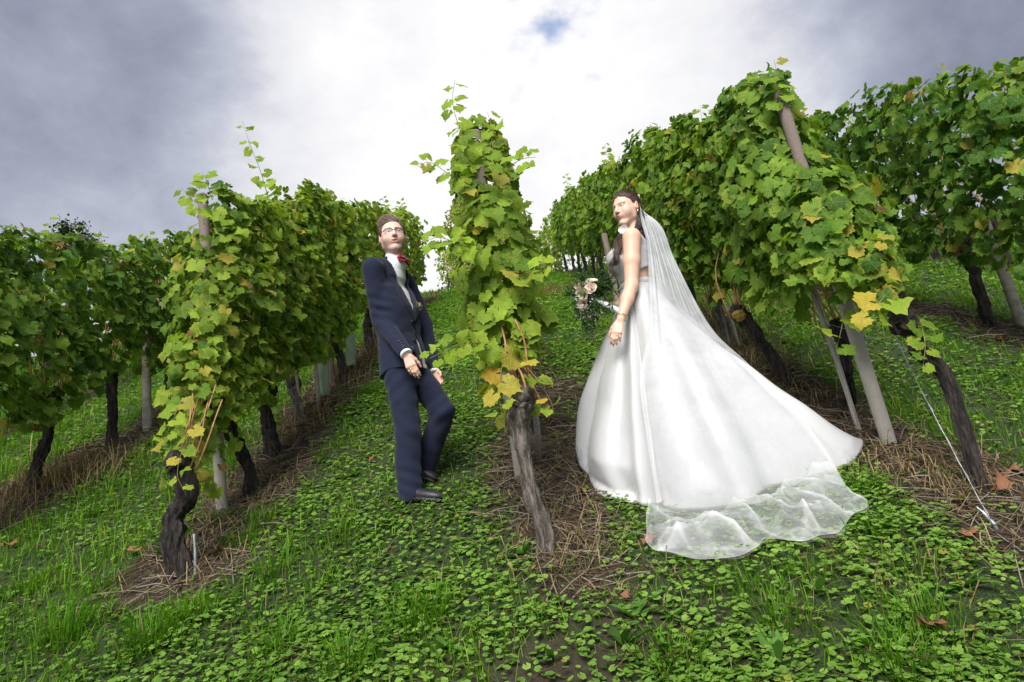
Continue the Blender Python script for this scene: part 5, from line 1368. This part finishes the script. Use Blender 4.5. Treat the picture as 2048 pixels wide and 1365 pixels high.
# --- hair
def hl_bride(y): return np.interp(y, [-.11, -.06, -.02, .010, .030, .050, .070, .095], [-.080, -.075, -.045, -.004, .030, .052, .068, .080])
V, F = sdf_mesh(cap_sdf(BH, hl_bride, .0045), BH.c - .17, BH.c + .17, .0042)
hb = MB(); hb.add(V, F, (.8, .8, .8, 1))
r_ = np.random.default_rng(19); q = r_.normal(size=(9000, 3)); q /= np.linalg.norm(q, axis=1)[:, None]
q = q * V3(.0805, .1005, .0915) + V3(0, -.016, .036); q = q[q[:, 2] > hl_bride(q[:, 1]) - .002][:2600]
tgt = V3(0, -.118, .055)                                              # combed back to the comb
n_ = len(q); dv = tgt - q; L_ = np.linalg.norm(dv, axis=1)
nrm_ = (q - V3(0, -.016, .036)) / V3(.086, .106, .097) ** 2; nrm_ /= np.linalg.norm(nrm_, axis=1)[:, None]
tip = q + dv * np.minimum(1, .06 / np.maximum(L_, .02))[:, None]; e = (tip - V3(0, -.016, .036)) / V3(.085, .107, .097); tip = V3(0, -.016, .036) + e / np.linalg.norm(e, axis=1)[:, None] * V3(.085, .107, .097) * r_.uniform(.985, 1.02, (n_, 1))
strands(hb, BH.wld(q), BH.wld(tip), BH.wld((q + tip) / 2 + nrm_ * .005), .0022, 6)
hair = hb.obj('hair', M_HAIR_F, bride)
def lock(path, r0, seed, n=34, wave=.012, freq=16):
    n = int(n * 1.5)
    """one wavy tress of many thin strands"""
    r = np.random.default_rng(seed); b = MB(); P = spline(path, 40); T, U, W = frames(P); s = np.linspace(0, 1, 40)
    for k in range(n):
        a = r.uniform(0, 6.28); q = r0 * math.sqrt(r.random()); ph = r.normal(0, .5)
        rad = q * np.interp(s, [0, .25, .8, 1], [.7, 1, .9, .25])
        wv = wave * np.interp(s, [0, .2, 1], [.1, .8, 1.2])
        off = U * (rad * math.cos(a) + wv * np.sin(s * freq + ph))[:, None] + W * (rad * math.sin(a) + wv * np.cos(s * freq + ph))[:, None]
        e = int(r.uniform(30, 40)); Q = (P + off)[:e]
        V, F = tube(Q, interp([.0017, .0020, .0016, .0005], e), 3); sh = r.uniform(.45, 1.35); b.add(V, F, (sh, sh, sh, 1))
    return b.obj('tress', M_HAIR_F, hair)
hw = lambda *a: BH.wld(a)
lock([hw(.055, -.06, .0), hw(.055, -.055, -.06), A3(1272, 462, BY - .06), A3(1288, 475, BY - .05), A3(1292, 500, BY - .04)], .026, 1, 60)
lock([hw(.03, -.085, .0), hw(.03, -.09, -.08), A3(1284, 470, BY), A3(1292, 500, BY + .02)], .028, 2, 60)
lock([hw(-.02, -.085, .0), hw(-.02, -.08, -.08), A3(1275, 470, BY + .06), A3(1282, 500, BY + .06)], .026, 3, 40)
lock([hw(-.060, -.04, -.02), hw(-.062, .0, -.09), A3(1238, 478, BY - .10), A3(1231, 505, BY - .17), A3(1224, 535, BY - .175), A3(1227, 562, BY - .16)], .015, 4, 46, .011, 19)
lock([hw(-.055, -.05, -.04), A3(1242, 472, BY - .08), A3(1236, 500, BY - .16), A3(1230, 525, BY - .18), A3(1219, 532, BY - .17)], .012, 5, 34, .010, 17)
# earring, bracelet, ring, shoulder flower, comb
ea = BH.wld((.080, -.004, -.042)); V, F = tube(np.array([ea + UP * .006, ea, ea - UP * .010, ea - UP * .016]), [.002, .0045, .005, .001], 10); mesh_obj('earring', V, F, M_GOLD, bride)
def band(name, c, n, r, th, mat):
    n = unit(n); a = np.linspace(0, 2 * np.pi, 29); U_ = unit(np.cross(n, (.3, .9, .2))); W_ = np.cross(n, U_)
    V, F = tube(c + r * (np.outer(np.cos(a), U_) + np.outer(np.sin(a), W_)), th, 6, cap=False); mesh_obj(name, V, F, mat, bride)
band('bracelet', wL + (eL - wL) * .07, unit(wL - eL) + V3(.15, 0, .25), .032, .0024, M_GOLD)
a_, b_, ra, rb = hL[4 + 6]; band('wedding_ring', a_ + (b_ - a_) * .5, b_ - a_, ra * 1.12, .0016, M_GOLD)
fc = A3(1251, 463, BY - .14)
def petal(c, n, up_, L, w, curl, mat, parent, name='petal', col=None, cupx=.5):
    """one cupped petal: c root, n facing, up_ growing direction"""
    n = unit(n); g = unit(up_ - n * (np.asarray(up_) @ n)); s = np.cross(g, n)
    a = np.linspace(-1, 1, 7); b = np.linspace(0, 1, 6); A, B_ = np.meshgrid(a, b)
    ww = w * np.sin(np.clip(.12 + B_ * .88, 0, 1) * 2.35) ** .8
    X_ = A * ww; Z_ = curl * L * (B_ ** 2) - cupx * w * (A ** 2) * .0 + cupx * (X_ ** 2) / w; Y_ = L * B_ - .12 * L * A ** 2 * B_
    Vp = c + X_[..., None] * s + Y_[..., None] * g + Z_[..., None] * n
    return Vp.reshape(-1, 3), grid_faces(6, 7)
flower = None
nf = unit((-.45, -.85, .2)); su = unit(np.cross(nf, UP)); 
fb = MB()
for k in range(9):
    a = k * 2.4; o = .010 + .0016 * k
    gdir = su * math.cos(a) + UP * math.sin(a) + nf * (.55 - .04 * k)
    Vp, Fp = petal(fc + gdir * .004, nf - gdir * .4, gdir, -.0 + .025 + .0018 * k, .015 + .0009 * k, .25, None, None)
    o_ = mesh_obj('petal', Vp, Fp, M_PETAL, bod); 

# --- the bouquet
M_ROSE = simple_mat('cream_rose', (.80, .72, .58), (.86, .80, .70), 40, .6, Subsurface_Weight=.1, Subsurface_Scale=.01)
M_ROSE_P = simple_mat('blush_rose', (.80, .64, .54), (.85, .72, .62), 40, .6, Subsurface_Weight=.1, Subsurface_Scale=.01)
M_ROSE_G = simple_mat('pale_green_rose', (.70, .70, .48), (.80, .79, .62), 40, .6, Subsurface_Weight=.1, Subsurface_Scale=.01)
M_FERN = plant_mat('bouquet_greenery', .5, .2)
M_RIBBON = simple_mat('white_ribbon', (.70, .71, .74), (.78, .79, .80), 30, .4)
bq0 = A3(1196, 602, BY - .06); bq1 = A3(1242, 625, BY - .10)
bqd = unit(bq0 - bq1); bqc = A3(1178, 588, BY - .06)
bouquet = empty('bouquet', bq1); tag(bouquet, 'trailing bouquet of cream roses and dark greenery held by the bride', 'bouquet')
V, F = tube(spline([bq1, (bq0 + bq1) / 2, bq0, bq0 + bqd * .05], 14), interp([.017, .019, .021, .028], 14), 14, lambda t_, a: 1 + .05 * np.sin(26 * t_ + a)); mesh_obj('handle', V, F, M_RIBBON, bouquet)
view = unit(CAMP - bqc)
def rose(c, ax, r, mat, seed):
    ax = unit(ax); r0 = np.random.default_rng(seed); e1 = unit(np.cross(ax, (.2, .4, .9))); e2 = np.cross(ax, e1); b = MB()
    for k in range(14):
        a = k * 2.4; o = (k / 14) ** .8; g = e1 * math.cos(a) + e2 * math.sin(a)
        Vp, Fp = petal(c - ax * r * .5 + g * r * (.10 + .42 * o), ax * .0 - g * (1 - .35 * o) + ax * .2 * o, ax * (1 - .45 * o) + g * (.1 + .75 * o), r * (1.0 - .1 * o), r * (.42 + .28 * o), -.25 + -.25 * o, None, None, cupx=.45)
        b.add(Vp, Fp)
    o_ = b.obj('rose', mat, bouquet); return o_
for (px, py, dz, r, mt) in ((1165, 592, .0, .030, M_ROSE_G), (1155, 578, .02, .022, M_ROSE_P), (1178, 566, .02, .022, M_ROSE), (1182, 578, -.01, .022, M_ROSE_P), (1166, 608, -.01, .022, M_ROSE_P), (1172, 572, .05, .02, M_ROSE), (1150, 592, .05, .02, M_ROSE_P), (1186, 563, .03, .018, M_ROSE)):
    c = A3(px, py, BY - .10 + dz); rose(c, c - bqc + view * .06 + bqd * .03, r * 1.55, mt, px)
r_ = np.random.default_rng(44)
def sprig(a, d, L, n, w, col, droop):
    b = MB(); d = unit(d); P = spline([a, a + d * L * .5 + UP * L * .05, a + d * L - UP * droop * L], 9)
    b.add(*tube(P, interp([.0018, .0008], 9), 4), a=(.05, .07, .02, 1))
    T, U_, W_ = frames(P)
    for k in range(n):
        i = min(8, int(1 + k / n * 8)); an = r_.uniform(0, 6.28); g = unit(T[i] * .8 + (U_[i] * math.cos(an) + W_[i] * math.sin(an)))
        l = w * r_.uniform(.7, 1.3); s_ = unit(np.cross(g, r_.normal(size=3))) * l * .13; c = P[i]
        V = np.array([c, c + g * l * .5 + s_, c + g * l, c + g * l * .5 - s_]); b.add(V, np.array([[0, 1, 2, 3]]), (*np.asarray(col) * r_.uniform(.6, 1.5), 1))
    return b.obj('sprig', M_FERN, bouquet)
for k in range(40):
    a = r_.uniform(0, 6.28); d = V3(math.cos(a) * .9, -.25 + r_.normal(0, .3), math.sin(a) * .9) + bqd * .3
    sprig(bqc + V3(.015, .02, 0) + r_.normal(0, .012, 3), d, r_.uniform(.10, .17), 26, .042, (.06, .125, .04), .1)
for k in range(12):                                                       # the right-hand fan of needles
    sprig(A3(1196, 595, BY - .05), A3(1205 + r_.uniform(-8, 22), 560 + r_.uniform(-10, 25), BY - .06 + r_.normal(0, .03)) - A3(1196, 598, BY - .05), r_.uniform(.08, .13), 26, .036, (.05, .10, .04), .0)
for k in range(16):                                                       # the trailing tail
    st = A3(1176 + r_.uniform(-14, 14), 612 + r_.uniform(-6, 14), BY - .08 + r_.normal(0, .02))
    sprig(st, V3(r_.normal(0.02, .12), r_.normal(0, .12), -1), r_.uniform(.09, .17), 24, .026, (.065, .105, .045), .05)
for k in range(4): sprig(A3(1176 + 3 * k, 650, BY - .08), V3(r_.normal(0, .05), 0, -1), .11, 14, .018, (.16, .15, .11), .0)
gy = MB()
for k in range(70):                                                       # tiny white filler blossom
    c = A3(1174 + r_.normal(0, 11), 625 + r_.normal(0, 16), BY - .115 + r_.normal(0, .012)); q = r_.normal(size=(4, 3)) * .0042
    gy.add(c + q, np.array([[0, 1, 2], [0, 2, 3], [0, 3, 1], [1, 3, 2]]), (.75, .73, .66, 1))
o = gy.obj('filler_blossom', M_STRAW, bouquet); o['kind'] = 'stuff'
# ------------------------------------------------------------------ posts, stakes, tubes, wires
M_BROWN = simple_mat('brown_wood', (.11, .085, .07), (.24, .19, .155), 6, .9, .6, 10, (20, 20, 1.5))
def post(base, top, r0, r1, mat, label, group=None, name='vine_post', tie=True, sides=18):
    base = np.asarray(base, float); top = np.asarray(top, float); d = unit(top - base)
    P = np.vstack([base - d * .25, spline([base, top], 12), top + d * .004, top + d * .012])
    R = np.r_[r0, np.linspace(r0, r1, 12), r1 * .97, r1 * .72]
    e = empty(name, base); tag(e, label, 'post', group)
    rr = np.random.default_rng(int(abs(base[0] * 1000)))
    V, F = tube(P, R, sides, lambda t_, a: 1 + .018 * np.sin(3 * a + 4 * t_) + .012 * np.sin(7 * a + 31 * t_)); mesh_obj('shaft', V, F, mat, e)
    if tie:
        for k in range(2):
            c = top - d * (.045 + .012 * k); a = np.linspace(0, 2 * np.pi, 25); U_ = unit(np.cross(d, (0, 1, .1))); W_ = np.cross(d, U_)
            q = c + (r1 * 1.06) * (np.outer(np.cos(a), U_) + np.outer(np.sin(a), W_)) + np.outer(.004 * np.sin(2 * a + k), d)
            V, F = tube(q, .0022, 5, cap=False); mesh_obj('wire_tie', V, F, M_WIRE, e)
        q = spline([c - U_ * 0 - V3(0, r1, 0), c + V3(.02, -r1 - .012, -.02), c + V3(.035, -r1 - .01, -.05)], 8); V, F = tube(q, .002, 5); mesh_obj('wire_end', V, F, M_WIRE, e)
    return e
def up_to(b, px, py):
    """top of an upright thing standing at b whose top shows at image height py"""
    return np.asarray(b) + UP * max(.1, float(min(np.arange(.1, 3, .005), key=lambda h: abs(pix_y(np.asarray(b) + UP * h) - py))))
def pix_y(p):
    q = Vector(p) - Vector((0, 0, CAM_H)); return 682.5 - 1365 * q.dot(C_U) / q.dot(C_F)
G_END = 'concrete end posts'
bL = G3(445, 1028); post(bL, A3(405, 392, bL[1]), .036, .034, M_CONC_D, 'grey concrete post at the near end of the row behind the groom', G_END)
bC = G3(1043, 955); post(bC, A3(950, 266, 3.60), .040, .036, M_CONC_D, 'speckled post rising out of the tall vine between groom and bride', G_END)
bR = G3(1780, 893); post(bR, A3(1558, 190, bR[1]), .038, .036, M_CONC_D, 'slanting grey concrete post between the gown and the leaning vine', G_END)
for px, py, ty, lab, mt in ((295, 862, 560, 'concrete post half hidden in the shaded left edge row', M_CONC), (664, 775, 545, 'brown post behind the nearer plastic tube, left of the groom', M_BROWN),
                            (1243, 640, 470, 'thin brown post between bouquet and bride', M_BROWN), (765, 700, 560, 'wooden post close behind the groom at hip height', M_STAKE), (2046, 655, 420, 'post at the right picture edge in the dark row', M_CONC)):
    b = G3(px, py); post(b, up_to(b, px, ty), .042, .038, mt, lab, 'posts inside the rows', tie=False)
def stake(px0, py0, top, r, mat, label, name='wooden_stake', cat='stake', Y=None):
    b = G3(px0, py0); tp = A3(*top, b[1] if Y is None else Y); V, F = tube(np.vstack([b - unit(tp - b) * .1, spline([b, b * .5 + tp * .5 + V3(.004, 0, 0), tp], 9)]), interp([r, r * .9], 10), 7, lambda t_, a: 1 + .1 * np.sin(2 * a + 9 * t_))
    o = mesh_obj(name, V - b, F, mat, None, None, True, loc=b); return tag(o, label, cat)
stake(1720, 868, (1622, 570), .017, M_STAKE, 'slim weathered stake leaning beside the slanting concrete post')
stake(600, 845, (588, 690), .016, M_STAKE, 'pale slim stake next to a dark trunk, left of the groom')
stake(638, 815, (628, 700), .02, M_STAKE, 'short pale bleached stem in front of the nearer plastic tube')
stake(1078, 925, (1068, 800), .019, M_STAKE, 'short grey stake just behind the thick trunk in the middle', Y=3.75)
stake(1480, 700, (1452, 610), .016, M_STAKE, 'grey stake crossing a thin trunk beside the veil')
stake(1083, 1105, (1050, 900), .006, M_RUST, 'thin rusty rod standing against the thick trunk in the middle', 'rusty_rod', 'rod')
o = stake(390, 1152, (388, 1068), .007, M_GREYPIPE, 'short grey-blue metal peg beside the gnarled near trunk', 'metal_peg', 'peg')
# plastic grow tubes
def grow_tube(px, py, topy, label):
    b = G3(px, py) + UP * .03; tp = up_to(b, px, topy); n = 14; P = spline([b, tp], n)
    V, F = tube(P, .058, 20, lambda t_, a: 1 + .015 * np.sin(40 * t_), cap=False); V2, F2 = tube(P, .054, 20, cap=False)
    m_ = MB(); m_.add(V, F); m_.add(V2, F2[:, ::-1])
    e = empty('grow_tube', b); tag(e, label, 'plant tube', 'pale green plant tubes'); m_.obj('sleeve', M_TUBE, e)
    a = np.linspace(0, 2 * np.pi, 21); c = P[-1]; V, F = tube(c + .057 * np.c_[np.cos(a), np.sin(a), 0 * a], .0035, 6, cap=False); mesh_obj('rim', V, F, M_TUBE, e)
    V, F = tube(spline([b - UP * .05, b + UP * .3], 8), .008, 6); mesh_obj('stem', V, F, M_BARK, e)
grow_tube(650, 800, 728, 'nearer pale green plastic plant tube, below the row left of the groom')
grow_tube(705, 738, 668, 'farther pale green plastic plant tube, closest to the groom')
# trellis wires
def wire(X, y0, y1, z, label, r=.0016):
    y = np.linspace(y0, y1, 30); P = np.c_[np.full(30, X), y, gz(np.full(30, X), y) + z + .01 * np.sin(y * 2.2)]
    b = P[0].copy(); V, F = tube(P, r, 5); o = mesh_obj('trellis_wire', V - b, F, M_WIRE, None, None, True, loc=b); tag(o, label, 'wire', 'trellis wires')
wire(XL + .03, 3.55, 14, .62, 'lowest steel wire along the row behind the groom'); wire(XL - .05, 4.2, 14, 1.35, 'steel wire at leaf height along the row behind the groom')
wire(XR - .03, 3.22, 17, .66, 'lowest steel wire along the row behind the bride'); wire(XR + .05, 3.7, 17, 1.35, 'steel wire at leaf height along the row behind the bride')
wire(ROWS['far_left'], 4.1, 15, .68, 'lowest steel wire along the left edge row'); wire(ROWS['far_right'], 4.4, 14, .70, 'lowest steel wire along the right edge row')
an = G3(1990, 1062); q = spline([an + UP * .02, (an + A3(1832, 760, 3.3)) / 2 + UP * -.005, A3(1832, 760, 3.3), A3(1775, 640, 3.6)], 20)
e = empty('anchor_wire', an); tag(e, 'twisted guy wire running from the leaning right vine to a ground anchor', 'wire')
V, F = tube(q, .0018, 5); mesh_obj('strand', V, F, M_WIRE, e)
q2 = q + .004 * np.c_[np.sin(np.arange(20) * 2.1), np.cos(np.arange(20) * 2.1), 0 * q[:, 0]]; V, F = tube(q2, .0011, 4); mesh_obj('strand', V, F, M_WIRE, e)
aq = spline([an - UP * .05 - V3(-.02, 0, 0), an + UP * .03, an + UP * .10 + V3(-.03, .02, 0)], 12); V, F = tube(aq, interp([.004, .010, .009, .004], 12), 8, lambda t_, a: 1 + .3 * np.sin(50 * t_ + a)); mesh_obj('anchor', V, F, M_WIRE, e)
an2 = G3(390, 1066); 
# ------------------------------------------------------------------ sprigs and grapes of the nearest vines
def shoot(v, pts, Y, n, size=.045, light=.35, r0=.0028, seed=0, yellow=.2, gold=0.0):
    r = np.random.default_rng(seed); base = np.array(parent_loc(v))
    P = spline([A3(x, y, Y + dy) for x, y, dy in pts], 16); V, F = tube(P, interp([r0, r0 * .35], 16), 5); mesh_obj('shoot', V, F, M_SHOOT, v)
    C = leaf_colours(n, r, yellow, light); T, U_, W_ = frames(P)
    gd = r.random(n) < gold; C[gd, :3] = lerp_col((.50, .31, .03), (.46, .40, .06), r.random(gd.sum()))
    for k in range(n):
        t_ = (k + .6) / n; i = int(t_ * 15); sd = 1 if k % 2 else -1
        side = unit(np.cross(T[i], (0, -1, 0.15))) * sd; c = P[i] + side * size * r.uniform(.5, .9)
        N = unit(V3(r.normal(0, .4), -.8 + r.normal(0, .3), .55 + r.normal(0, .3))); tip = unit(side * .9 + V3(0, 0, -.55) + r.normal(0, .25, 3))
        R = basis(N[None], tip[None])[0]; o = bpy.data.objects.new('leaf', LEAF_ME[int(r.integers(0, 12))])
        o.location = c - base; o.rotation_mode = 'QUATERNION'; o.rotation_quaternion = Matrix(R.tolist()).to_quaternion(); s_ = size * 1.3 * (1.15 - .55 * t_) * r.uniform(.8, 1.15); o.scale = (s_,) * 3; o.color = C[k]; o.parent = v; COL.objects.link(o)
shoot(vineC, [(945, 330, 0), (920, 260, -.02), (905, 205, 0), (910, 160, 0)], 3.25, 12, .046, .42, seed=1)
shoot(vineC, [(970, 330, 0), (985, 270, -.02), (975, 225, 0)], 3.3, 8, .045, .3, seed=2)
shoot(vineC, [(940, 370, 0), (900, 350, -.05), (860, 325, -.06), (835, 335, -.06)], 3.2, 10, .046, .45, seed=3)
shoot(vineC, [(960, 500, 0), (920, 490, -.08), (880, 475, -.1), (846, 485, -.1)], 3.15, 11, .048, .45, seed=4)
shoot(vineC, [(1000, 350, 0), (1040, 320, -.05), (1072, 315, -.04)], 3.2, 7, .046, .42, seed=5)
shoot(vineC, [(1020, 560, 0), (1070, 540, -.06), (1105, 525, -.06)], 3.2, 7, .044, .42, seed=6, yellow=.5)
shoot(vineC, [(975, 690, 0), (930, 685, -.1), (885, 705, -.14), (850, 722, -.14)], 3.15, 10, .046, .45, seed=7)
shoot(vineC, [(1040, 720, 0), (1075, 760, -.08), (1100, 800, -.08), (1108, 830, -.08)], 3.2, 6, .038, .55, seed=8, yellow=.95, gold=.7)
shoot(vineC, [(1010, 700, 0), (1000, 760, -.06), (1000, 800, -.08), (1005, 840, -.08)], 3.2, 6, .05, .5, seed=9, yellow=.8, gold=.4)
vL0 = bpy.data.objects['grape_vine']
shoot(vL0, [(535, 390, .6), (520, 340, .6), (500, 290, .6), (485, 242, .6)], 3.7, 11, .042, .4, r0=.0032, seed=11)
shoot(vL0, [(410, 450, 0), (385, 400, 0), (362, 375, 0)], 3.75, 7, .044, .3, seed=12)
shoot(vL0, [(425, 400, 0), (412, 360, 0), (405, 345, 0)], 3.75, 5, .05, .25, seed=13)
shoot(vL0, [(385, 850, 0), (365, 900, -.05), (355, 950, -.06), (370, 985, -.06)], 3.45, 7, .040, .5, seed=14, yellow=.9, gold=.6)
shoot(vL0, [(365, 800, 0), (340, 850, -.05), (330, 890, -.06)], 3.5, 6, .042, .4, seed=15, yellow=.5)
for k, (x0, y0, x1, y1) in enumerate(((432, 770, 372, 935), (405, 775, 356, 935), (385, 780, 368, 940), (445, 800, 392, 940), (420, 790, 380, 935), (398, 740, 362, 935))): cane(vL0, A3(x1, y1, 3.5), A3(x0, y0, 3.72), .010, .0052, .004)
VR = [o for o in bpy.data.objects if o.name.startswith('grape_vine') and 'ending the row behind the bride' in o.get('label', '')][0]
shoot(VR, [(1560, 215, .1), (1555, 160, .1), (1548, 118, .1)], 3.6, 8, .05, .05, seed=21)
shoot(VR, [(1840, 640, 0), (1850, 690, -.05), (1845, 740, -.06)], 3.15, 7, .04, .25, seed=22, yellow=.3)
shoot(VR, [(1770, 590, 0), (1750, 620, -.08), (1745, 650, -.1)], 3.2, 4, .062, .3, seed=23, yellow=1.0, gold=.75)
shoot(VR, [(1690, 620, 0), (1680, 670, 0), (1672, 700, 0)], 3.55, 3, .07, .25, seed=24, yellow=.5)
for k, (x0, y0, x1, y1) in enumerate(((1690, 540, 1800, 640), (1720, 530, 1800, 630))): cane(VR, A3(x1, y1, 3.35 + .15 * (k > 1)), A3(x0, y0, 3.5), .02, .0065, .005)
# small shoots that stick out of the tops of the rows
for k, (px, py, Y) in enumerate(((640, 392, 6.3), (680, 400, 7.2), (765, 395, 9.0), (800, 400, 9.8), (720, 405, 8.2), (1130, 350, 9.5), (1210, 290, 7.5), (1300, 250, 6.0), (1400, 215, 5.0), (1480, 170, 4.2), (100, 440, 5.0), (200, 462, 5.8), (300, 468, 7.0), (590, 385, 5.4), (1880, 130, 5.0), (1800, 180, 5.6), (1700, 215, 6.8), (2000, 120, 4.7))):
    X_ = at(px, py, Y).x; vs = [o for o in bpy.data.objects if o.name.startswith('grape_vine')]; v_ = min(vs, key=lambda o: abs(o.location.x - X_) + abs(o.location.y - Y)); q_ = 26 / Y * 3.5
    shoot(v_, [(px + 10, py + q_ * 3.6, 0), (px + 4, py + q_ * 1.5, 0), (px, py - q_ * .3, 0)], Y, 8, .042, .25, seed=40 + k)
# little green grape bunches on the middle vine
def bunch(v, px, py, Y, L, seed):
    r = np.random.default_rng(seed); b = MB(); c = A3(px, py, Y); ico_t = np.array([(0, 0, 1), (1, 0, 0), (0, 1, 0), (-1, 0, 0), (0, -1, 0), (0, 0, -1)], float)
    fT = np.array([[0, 1, 2], [0, 2, 3], [0, 3, 4], [0, 4, 1], [5, 2, 1], [5, 3, 2], [5, 4, 3], [5, 1, 4]])
    for k in range(46):
        t_ = r.random(); a = r.uniform(0, 6.28); w_ = .022 * (1 - t_ * .75); q = c + V3(w_ * math.cos(a), w_ * math.sin(a), -L * t_)
        b.add(ico_t * r.uniform(.0038, .0062) + q, fT)
    b.obj('grape_bunch', M_GRAPE, v)
for k, (px, py, L) in enumerate(((897, 425, .06), (905, 508, .08), (914, 405, .05), (935, 520, .06), (895, 445, .05), (1003, 470, .05))): bunch(vineC, px, py, 3.05, L, k)
# moss on the round head of the leaning vine behind the bride
VM = [o for o in bpy.data.objects if o.name.startswith('grape_vine') and 'mossy' in o.get('label', '')][0]
mc = A3(1478, 632, 4.82); M_MOSS = simple_mat('yellow_moss', (.16, .12, .02), (.28, .20, .04), 40, .95, .6, 120)
V, F = sdf_mesh(lambda p: s_ell(p, mc, V3(.050, .05, .042)) - .008 * wob(p, 90, 4), mc - .08, mc + .08, .006); mesh_obj('moss', V, F, M_MOSS, VM)
# fallen leaves
M_DEAD = simple_mat('dead_leaf', (.14, .055, .025), (.26, .12, .05), 30, .8, .3)
DEAD_ME = [np_mesh('fallen_leaf', np.c_[V[:-5, 0], V[:-5, 1], V[:-5, 2] * 2.2], F[:-3], M_DEAD) for V, F, lp in LEAVES[:6]]
for px, py, s_, lab in ((270, 1115, .055, 'brown leaf lying in the grass left of the gnarled near trunk'), (440, 1122, .06, 'curled tan leaf lying right of the gnarled near trunk'), (15, 1105, .07, 'dark red leaf on the litter at the left picture edge'), (745, 930, .05, 'orange brown leaf in the clover left of the groom'),
                        (1165, 1000, .05, 'tan leaf lying beside the front hem of the gown'), (1300, 1100, .05, 'reddish leaf at the corner of the veil'), (1925, 1020, .06, 'curled brown leaf near the ground anchor'), (2000, 990, .07, 'large brown leaf behind the foot of the leaning vine'), (2030, 960, .07, 'orange brown leaf at the right picture edge beyond the leaning vine'),
                        (1870, 1280, .06, 'brownish leaf in the grass near the lower right'), (1765, 880, .045, 'small brown leaf against the foot of the slanting post'), (1940, 1090, .05, 'tan leaf below the leaning vine on bare litter'), (1250, 1210, .03, 'small tan leaf in the grass below the middle vine'), (2010, 690, .07, 'red brown leaf on the grass under the dark right row')):
    c = on_ground(px, py); o = bpy.data.objects.new('fallen_leaf', DEAD_ME[int(rng.integers(0, 6))]); o.location = (c.x, c.y, c.z + .045); o.rotation_euler = (.35 + rng.normal(0, .3), rng.normal(0, .3), rng.uniform(0, 6.28)); o.scale = (s_ * .75,) * 3
    link(o); tag(o, lab, 'leaf', 'fallen leaves')
# ------------------------------------------------------------------ trees beyond the left rows
def tree(px, py, Y, w, h, label, seed):
    r = np.random.default_rng(seed); top = A3(px, py, Y); g = float(gz(top[0], Y)); e = empty('distant_tree', (top[0], Y, g)); tag(e, label, 'tree', 'trees beyond the left rows')
    H_ = top[2] - g; b = MB(); P = spline([V3(top[0], Y, g - .3), V3(top[0] + .1, Y, g + H_ * .4), V3(top[0], Y, g + H_ * .8)], 14); b.add(*tube(P, interp([.35, .25, .08], 14), 9))
    for k in range(9):
        s0 = P[5 + k // 2]; a = r.uniform(0, 6.28); b.add(*tube(spline([s0, s0 + V3(math.cos(a) * w * .3, math.sin(a) * w * .3, h * .15), s0 + V3(math.cos(a) * w * .42, math.sin(a) * w * .42, h * .32)], 7), interp([.12, .03], 7), 6))
    b.obj('trunk', M_BARK_D, e)
    n = 5200; cl = r.normal(size=(46, 3)); cl /= np.linalg.norm(cl, axis=1)[:, None]; cl = cl * r.uniform(.45, 1, (46, 1)) * V3(w / 2, w / 2, h / 2) + V3(top[0], Y, top[2] - h / 2 * .95)
    Pn = cl[r.integers(0, 46, n)] + r.normal(0, .085 * w, (n, 3)); N = r.normal(size=(n, 3)); N[:, 2] += .8; N /= np.linalg.norm(N, axis=1)[:, None]
    C_ = lerp_col((.015, .028, .010), (.055, .075, .022), r.random(n)); V, F, A = discs(Pn, r.uniform(.03, .06, n), N, C_, 5)
    o = mesh_obj('crown', V, F, M_HERB, e, {'col': A}); o['kind'] = 'stuff'
tree(145, 441, 24, 1.9, 3.0, 'dark round tree top rising behind the left edge row', 5)
tree(20, 468, 26, 1.6, 2.6, 'low dark tree top at the left picture edge behind the row', 6)
